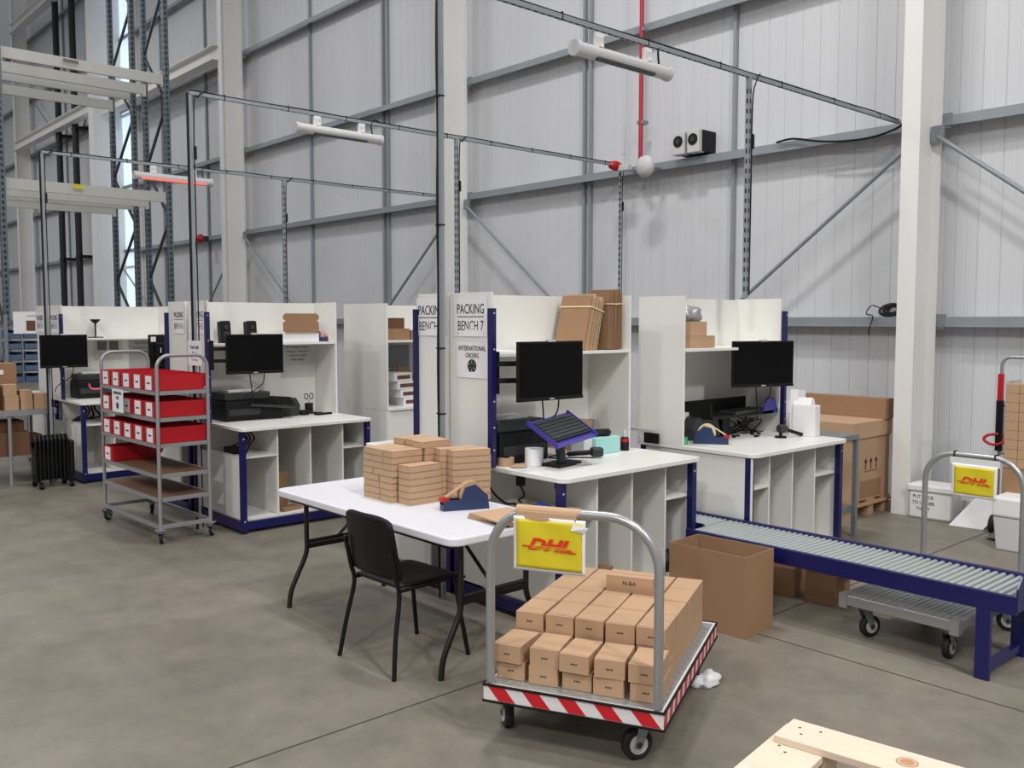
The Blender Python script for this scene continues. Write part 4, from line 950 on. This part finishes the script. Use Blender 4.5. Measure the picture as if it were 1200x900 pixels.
# ---------------------------------------------------------------- radiator, left table, boxes
t = thing('oil_radiator', 'black finned oil radiator on the floor at the left', 'radiator', (-10.66, 2.66, 0), R(0))
fin = MB().box(-.07, .07, 0, .022, .08, .50, BLACK).cyl((0, 0, .50), (0, .022, .50), .07, BLACK, 16).build('fin', t, bevel=.004)
for k in range(1, 9):
    c = fin.copy(); COL.objects.link(c); c.location.y = k * .04
MB().cyl((0, 0, .12), (0, .36, .12), .025, BLACK, 10).cyl((0, 0, .46), (0, .36, .46), .025, BLACK, 10).build('header', t)
MB().box(-.075, .075, .345, .40, .1, .5, BLACK).build('control_box', t, bevel=.02)
for y in (.04, .34):
    MB().box(-.16, .16, y - .012, y + .012, .05, .075, BLACK).build('foot_bar', t)
    for x in (-.14, .14): MB().cyl((x, y - .02, .028), (x, y + .02, .028), .028, BLACK, 14).build('wheel', t)
t = thing('steel_table', 'grey steel table with lower shelf at the left edge, carrying brown boxes', 'table', (-12.0, 2.05, 0))
MB().box(0, 1.0, 0, .95, .80, .822, CARTG).box(0, 1.0, 0, .02, .76, .80, CARTG).box(.98, 1.0, 0, .95, .76, .80, CARTG).build('tabletop', t)
for x in (.03, .97):
    for y in (.48, .925): MB().cyl((x, y, 0), (x, y, .80), .019, CARTG, 10).build('leg', t)
MB().box(.02, .98, .35, .93, .29, .31, CARTG).build('lower_shelf', t)
for i, (x, y, z, a, b, h, mm, lab) in enumerate((
    (-11.15, 2.33, .8225, .22, .22, .17, CARD, 'brown box at the left edge on the steel table, lower'),
    (-11.15, 2.33, .993, .22, .22, .13, CARD, 'brown box at the left edge on the steel table, upper'),
    (-11.13, 2.56, .8225, .18, .14, .16, CARD, 'brown box on the steel table, lower of the second pile'),
    (-11.13, 2.55, .983, .18, .13, .12, CARD, 'brown box on the steel table, upper of the second pile'),
    (-11.12, 2.71, .8225, .16, .12, .11, CARD, 'brown box on the steel table, lower of the third pile'),
    (-11.12, 2.71, .933, .16, .12, .10, CARD, 'brown box on the steel table, upper of the third pile'),
    (-11.12, 2.86, .8225, .16, .15, .17, CARD, 'brown box on the steel table, at its right end'),
    (-11.5, 2.48, .8225, .3, .42, .50, CARDB, 'large brown carton with a white label on the steel table'))):
    carton('carton', lab, (x, y, z), R((i * 37) % 5 - 2), a, b, h, mm)
tag(MB().box(0, .002, -.06, .06, 0, .05, PAPER).build('shipping_label', loc=(-11.345, 2.50, 1.20)), 'small white label on the large carton at the left edge', 'label')
for i, (x, y, z, a, b, h, lab) in enumerate(((-11.3, 2.56, .311, .4, .36, .26, 'brown carton with painted shade on the lower shelf of the steel table, left'), (-11.4, 2.83, .311, .3, .16, .2, 'brown carton with painted shade on the lower shelf of the steel table, right'), (-11.3, 2.55, .572, .3, .3, .12, 'brown carton with painted shade topping the lower shelf of the steel table'))):
    carton('carton', lab, (x, y, z), 0, a, b, h, CARDD)  # darker card colour paints in the shade under the tabletop
t = thing('bin_rack', 'grey steel rack with rows of blue bins at the far left', 'rack', (-14.2, 3.15, 0))
for y in (.0, .62):
    for x in (0, .45): MB().box(x - .02, x + .02, y - .02, y + .02, 0, 1.88, GALV).build('post', t)
for k in range(6): MB().box(0.02, .43, .02, .60, .95 + k * .15, .965 + k * .15, GALV).build('shelf', t)
for y in (.2, .41): MB().box(.43, .45, y - .01, y + .01, .95, 1.75, GALV).build('shelf_divider', t)
t2 = None
for k in range(5):
    for jx in range(3):
        o = MB().box(0, .36, -.085, .085, 0, .012, BINB).box(0, .36, -.085, -.08, .012, .1, BINB).box(0, .36, .08, .085, .012, .1, BINB).box(.35, .36, -.08, .08, .012, .07, BINB).box(0, .01, -.08, .08, .012, .1, BINB) if t2 is None else None
        if o: t2 = o.build('parts_bin'); oo = t2
        else: oo = t2.copy(); COL.objects.link(oo)
        oo.location = (-14.11, 3.26 + jx * .2, .966 + k * .15)
        tag(oo, 'blue bin in the far left rack, %s row, %s' % (['lowest', 'second lowest', 'middle', 'second highest', 'highest'][k], ['left column', 'middle column', 'right column'][jx]), 'bin', 'blue bins in the far left rack')
sg = board('white poster with a small brown picture on the far left bin rack', -13.735, 3.24, 3.72, 1.62, 1.92, [('Lost Parts', .04, 1.865)], name='poster', pics=((-.08, .07, .04, .18, CARDD),))

# ---------------------------------------------------------------- things between left bench and end-on bench (far shelving)
t = thing('shelving', 'dark far shelving unit seen through the gap right of the left bench', 'shelving', (-11.0, 6.9, 0))
for x in (0, .5):
    for y in (0, 1.0): MB().box(x - .02, x + .02, y - .02, y + .02, 0, 1.9, BLACK).build('post', t)
for z in (.5, .9, 1.18, 1.45, 1.85): MB().box(.02, .48, .02, .98, z, z + .03, BLACK).build('shelf', t)
k = 0
for z, mm, h, nm, ct in ((1.481, CARD, .3, 'file_box', 'box'), (1.211, RED, .18, 'storage_bin', 'bin'), (.931, RED, .18, 'storage_bin', 'bin'), (.531, CARDB, .3, 'file_box', 'box')):
    for j_ in range(6):
        o = MB().box(-.2, .2, -.065, .065, 0, h, mm); o.box(.2, .202, -.03, .03, .03, h * .6, PAPER) if mm is RED else None
        tag(o.build(nm, loc=(-10.75, 7.02 + j_ * .15, z), bevel=.004), '%s in the far shelving through the gap, %s shelf' % ('upright brown box' if mm is not RED else 'red bin with white label', {1.481: 'top', 1.211: 'upper', .931: 'middle', .531: 'bottom'}[z]), ct, 'far shelving shelf at %s level' % {1.481: 'top', 1.211: 'upper', .931: 'middle', .531: 'bottom'}[z])

# ---------------------------------------------------------------- open cartons on the floor
def open_box(name, label, loc, rz, x, y, z, m_, flaps=(), th=.005):
    t = thing(name, label, 'box', loc, rz)
    b = MB().box(-x / 2, x / 2, -y / 2, y / 2, 0, th, m_)
    b.box(-x / 2, x / 2, -y / 2, -y / 2 + th, th, z, m_).box(-x / 2, x / 2, y / 2 - th, y / 2, th, z, m_).box(-x / 2, -x / 2 + th, -y / 2 + th, y / 2 - th, th, z, m_).box(x / 2 - th, x / 2, -y / 2 + th, y / 2 - th, th, z, m_)
    b.build('walls', t, bevel=.001)
    for (side, ang, L_) in flaps:
        f_ = MB(); w2 = (y if side in 'EW' else x) / 2 - .003
        f_.X = {'E': Matrix.Translation((x / 2, 0, z)), 'W': Matrix.Translation((-x / 2, 0, z)) @ Matrix.Rotation(math.pi, 4, 'Z'), 'N': Matrix.Translation((0, y / 2, z)) @ Matrix.Rotation(math.pi / 2, 4, 'Z'), 'S': Matrix.Translation((0, -y / 2, z)) @ Matrix.Rotation(-math.pi / 2, 4, 'Z')}[side] @ Matrix.Rotation(R(-ang), 4, 'Y')
        f_.box(0, L_, -w2, w2, 0, .004, m_); f_.build('flap', t)
    return t
open_box('open_carton', 'large open brown carton on the floor in front of bench 7', (-3.15, 4.49, 0), R(3), .52, .31, .47, CARDB)
open_box('open_carton', 'small brown carton on the floor under the conveyor, half hidden by the large carton', (-3.24, 5.33, 0), R(10), .22, .22, .19, CARDB, (('E', 35, .09), ('N', 20, .08)))
open_box('open_carton', 'small open brown carton on the floor under the conveyor, the right one of two', (-2.94, 5.36, 0), R(4), .2, .22, .19, CARDB, (('E', 20, .09), ('N', 70, .10), ('S', 80, .08)))
carton('carton', 'brown wrapped packet inside the right small carton under the conveyor', (-2.94, 5.36, .006), R(4), .15, .17, .13, CARDD)

# ---------------------------------------------------------------- right back corner: pallet box, white boxes, hand truck
def pallet(name, label, loc, rz, n_blocks=True, mt=None, grp=None, L=1.2, W=.8):
    mt = mt or WOODD
    t = thing(name, label, 'pallet', loc, rz, grp)
    for y in (-W / 2 + .0725, 0, W / 2 - .0725): 
        b = MB().box(-L / 2, L / 2, y - .05, y + .05, 0, .022, mt); b.build('skid_board', t)
    for y in (-W / 2 + .0725, 0, W / 2 - .0725):
        for x in (-L / 2 + .0725, 0, L / 2 - .0725): MB().box(x - .0725, x + .0725, y - .05, y + .05, .0225, .1, mt).build('block', t, bevel=.002)
    for x in (-L / 2 + .0725, 0, L / 2 - .0725): MB().box(x - .0725 - (.022 if x < 0 else 0), x + .0725 + (.022 if x > 0 else 0), -W / 2, W / 2, .1005, .122, mt).build('stringer_board', t, bevel=.0015)
    for y, w in ((-W / 2 + .0725, .145), (0, .145), (W / 2 - .0725, .145)):
        MB().box(-L / 2, L / 2, y - w / 2, y + w / 2, .1225, .144, mt).build('deck_board', t, bevel=.0015)
    return t
pallet('wooden_pallet', 'wooden pallet under the large brown carton by the right column', (-4.48, 8.10, 0), 0, L=.9, W=.74)
t = thing('pallet_carton', 'large brown carton on a pallet beside the right white column', 'box', (-4.48, 8.10, .1445))
MB().box(-.44, .44, -.36, .36, 0, .66, CARD).build('sleeve', t, bevel=.004)
MB().box(-.455, .455, -.375, .375, .58, .73, CARDL).build('lid', t, bevel=.004)
m = MB()
for y in (-.10, 0, .10): m.box(.4405, .4415, y - .008, y + .008, .28, .36, INK).prism([(y - .03, .35), (y + .03, .35), (y, .39)], 'x', .4405, .4415, INK)
m.box(.4405, .4415, -.13, .13, .262, .268, INK); m.build('handling_marks', t)
MB().box(.4405, .442, -.2, .2, .02, .18, CARDB).build('label_panel', t)
carton('carton', 'flat brown carton standing behind, on top of the large pallet carton', (-4.46, 8.38, .8755), 0, .9, .16, .19, CARDB)
t = thing('steel_stand', 'grey steel stand directly behind the right bench', 'stand', (-3.98, 6.72, 0))
MB().box(-.3, .3, 0, .45, .82, .86, GALV).build('top', t)
for x in (-.28, .28):
    for y in (.02, .43): MB().box(x - .018, x + .018, y - .018, y + .018, 0, .82, GALV).build('leg', t)
MB().box(-.26, .26, .02, .43, .20, .26, GALV).build('lower_rail', t)

def soft_box(label, loc, rz, x, y, z, text=()):
    t = thing('white_bin', label, 'box', loc, rz)
    MB().box(-x / 2, x / 2, -y / 2, y / 2, 0, z - .06, COLW).build('tub', t, bevel=.02)
    MB().box(-x / 2 - .012, x / 2 + .012, -y / 2 - .012, y / 2 + .012, z - .06, z, COLW).build('lid', t, bevel=.012)
    for tx, s, zz in text: letters(t, tx, s, (-x * .14, -y / 2 - .002, zz), (1, 0, 0), (0, 0, 1), INK, name='lettering', sx=.9)
    return t
soft_box('white lidded box with black writing on the floor at the foot of the right column', (-3.57, 8.40, 0), R(3), .37, .28, .31, (('PUT BACK', .044, .20), ('TO UNDER', .044, .145), ('THE ST', .044, .09)))
t = thing('styrofoam_sheet', 'white foam board leaning diagonally near the right edge', 'board', (-3.14, 8.28, 0), R(5))
MB().add([(-.22, -.08, 0), (.06, -.08, 0), (.22, .12, .24), (-.03, .12, .28), (-.22, -.05, 0), (.06, -.05, 0), (.22, .15, .24), (-.03, .15, .28)], [(0, 1, 2, 3), (4, 7, 6, 5), (0, 4, 5, 1), (1, 5, 6, 2), (2, 6, 7, 3), (3, 7, 4, 0)], PAPER).build('panel', t)
tag(MB().box(-.3, .3, -.06, .1, 0, .05, DARK).box(-.3, .3, -.05, .1, .06, .16, GREYP).build('wall_plinth', loc=(-3.1, 8.62, 0)), 'grey skirting unit against the wall behind the foam board', 'unit')
t = thing('white_bin', 'white plastic bin at the right edge beyond the silver trolley', 'bin', (-2.60, 7.72, 0))
MB().prism([(-.14, 0), (.14, 0), (.17, .26), (-.17, .26)], 'y', -.14, .14, GREYP).build('tub', t, bevel=.01)
MB().box(-.18, .18, -.15, .15, .26, .42, COLW).build('lid', t, bevel=.02)
t = thing('hand_truck', 'hand truck with a red and black strap at the right edge, before the wall', 'hand truck', (-2.74, 8.05, 0))
arch(t, -.17, .17, .0, .02, 1.50, .07, .014, TUBE, 'frame'); 
for z in (.3, .7, 1.1): MB().cyl((-.17, 0, z), (.17, 0, z), .01, TUBE, 8).build('cross_bar', t)
MB().box(-.19, .19, -.2, 0, .02, .03, TUBE).build('toe_plate', t)
for s in (-1, 1): MB().cyl((s * .2, .08, .08), (s * .24, .08, .08), .08, RUBBER, 20).build('wheel', t)
MB().box(-.19, -.148, -.028, .0, 1.14, 1.36, RED).build('strap_red', t, label='red strap pad'); MB().box(-.195, -.142, -.03, .0, .72, 1.14, BLACK).build('strap_black', t, label='black strap')
MB().tube(wire([(-.17, -.03, .86), (-.24, -.05, .85), (-.27, -.06, .81), (-.2, -.07, .775), (-.12, -.07, .80), (-.12, -.03, .86)]), .012, RED, 8).build('strap_loop', t, label='red strap loop')
tag(MB().box(-.015, .015, -.1, .18, 0, 1.3, GREYP).build('foam_board', loc=(-2.90, 8.25, .0)), 'tall thin white panel behind the hand truck strap', 'panel')
wc = None; kk = 0
for z in range(9):
    for xx in range(3):
        oo = MB().box(-.05, .05, -.1, .1, 0, .073, CARD).build('small_carton', bevel=.002) if wc is None else wc.copy()
        if wc is None: wc = oo
        else: COL.objects.link(oo)
        oo.location = (-2.745 + xx * .103, 7.93, .62 + z * .075)
        tag(oo, 'small brown carton of the pile at the right edge, row %s from below, %s column' % (['one', 'two', 'three', 'four', 'five', 'six', 'seven', 'eight', 'nine'][z], ['left', 'middle', 'right'][xx]), 'box', 'small cartons piled at the right edge')
carton('carton', 'large brown carton under the small carton pile at the right edge', (-2.63, 7.93, .031), 0, .33, .19, .588, CARDB)

# conduit box low on the gap between benches
tag(MB().box(-.30, -.02, -.01, .01, 0, .02, GREYP).box(-.1, -.04, -.02, -.0, -.08, -.005, BLACK).box(-.03, .03, -.02, -.0, -.08, -.005, BLACK).build('socket_strip', loc=(-4.25, 5.23, .98)), 'grey trunking strip with two black sockets on the side of the right bench', 'socket')

# ---------------------------------------------------------------- foreground pallet stack
PA = math.atan2(2.541 - 2.471, -.987 + 1.457)
for i in range(4):
    c_, s_ = math.cos(PA), math.sin(PA)
    lx, ly = .6, -.4
    ox = -1.457 + lx * c_ - ly * s_; oy = 2.471 + lx * s_ + ly * c_
    t = pallet('wooden_pallet', ['pale wooden pallet at the bottom of the stack in the lower right corner', 'second pale wooden pallet from below in the lower right corner', 'third pale wooden pallet from below in the lower right corner', 'topmost pale wooden pallet with a round knot in the lower right corner'][i], (ox, oy, i * .1445), PA, mt=WOOD, grp='pallets stacked in the lower right corner')
    if i == 3:
        m = MB(); m.tube([(-.245, .33, .1441), (-.245, .33, .1446)], .030, KNOT, 24).tube([(-.245, .33, .1446), (-.245, .33, .145)], .024, WOOD, 24).tube([(-.245, .33, .145), (-.245, .33, .1453)], .021, KNOT, 20); m.X = Matrix.Identity(4); m.build('knot', t)
        m = MB()
        for (x, y) in ((-.56, .35), (-.54, .31), (-.50, .36), (-.56, .20), (-.53, .17), (0, .35), (.02, .31)): m.tube([(x, y, .1439), (x, y, .1447)], .0045, NAIL, 10)
        m.build('nail_head', t)

# small fittings belong to the part they sit on (thing > part > sub-part)
for kid, host in (('logo_badge', 'bezel'), ('webcam_clip', 'bezel'), ('output_slot', 'body'), ('paper_stack', 'body'), ('keys', 'housing'), ('tape_strip', 'tape_roll'), ('red_band', 'body'), ('torn_corner', 'sleeve'), ('logo_bar', 'yellow_card'), ('lettering', 'yellow_card'), ('underline', 'sheet')):
    for o in [x for x in bpy.data.objects if x.parent and x.parent.parent is None and x.name.split('.')[0] == kid]:
        h = [x for x in bpy.data.objects if x.parent == o.parent and x.name.split('.')[0] == host]
        if h: o.parent = h[0]
for o in [x for x in bpy.data.objects if x.parent and x.name.split('.')[0] == 'lettering']:
    h = [x for x in bpy.data.objects if x.parent == o.parent and x.name.split('.')[0] == 'sheet']
    if h: o.parent = h[0]
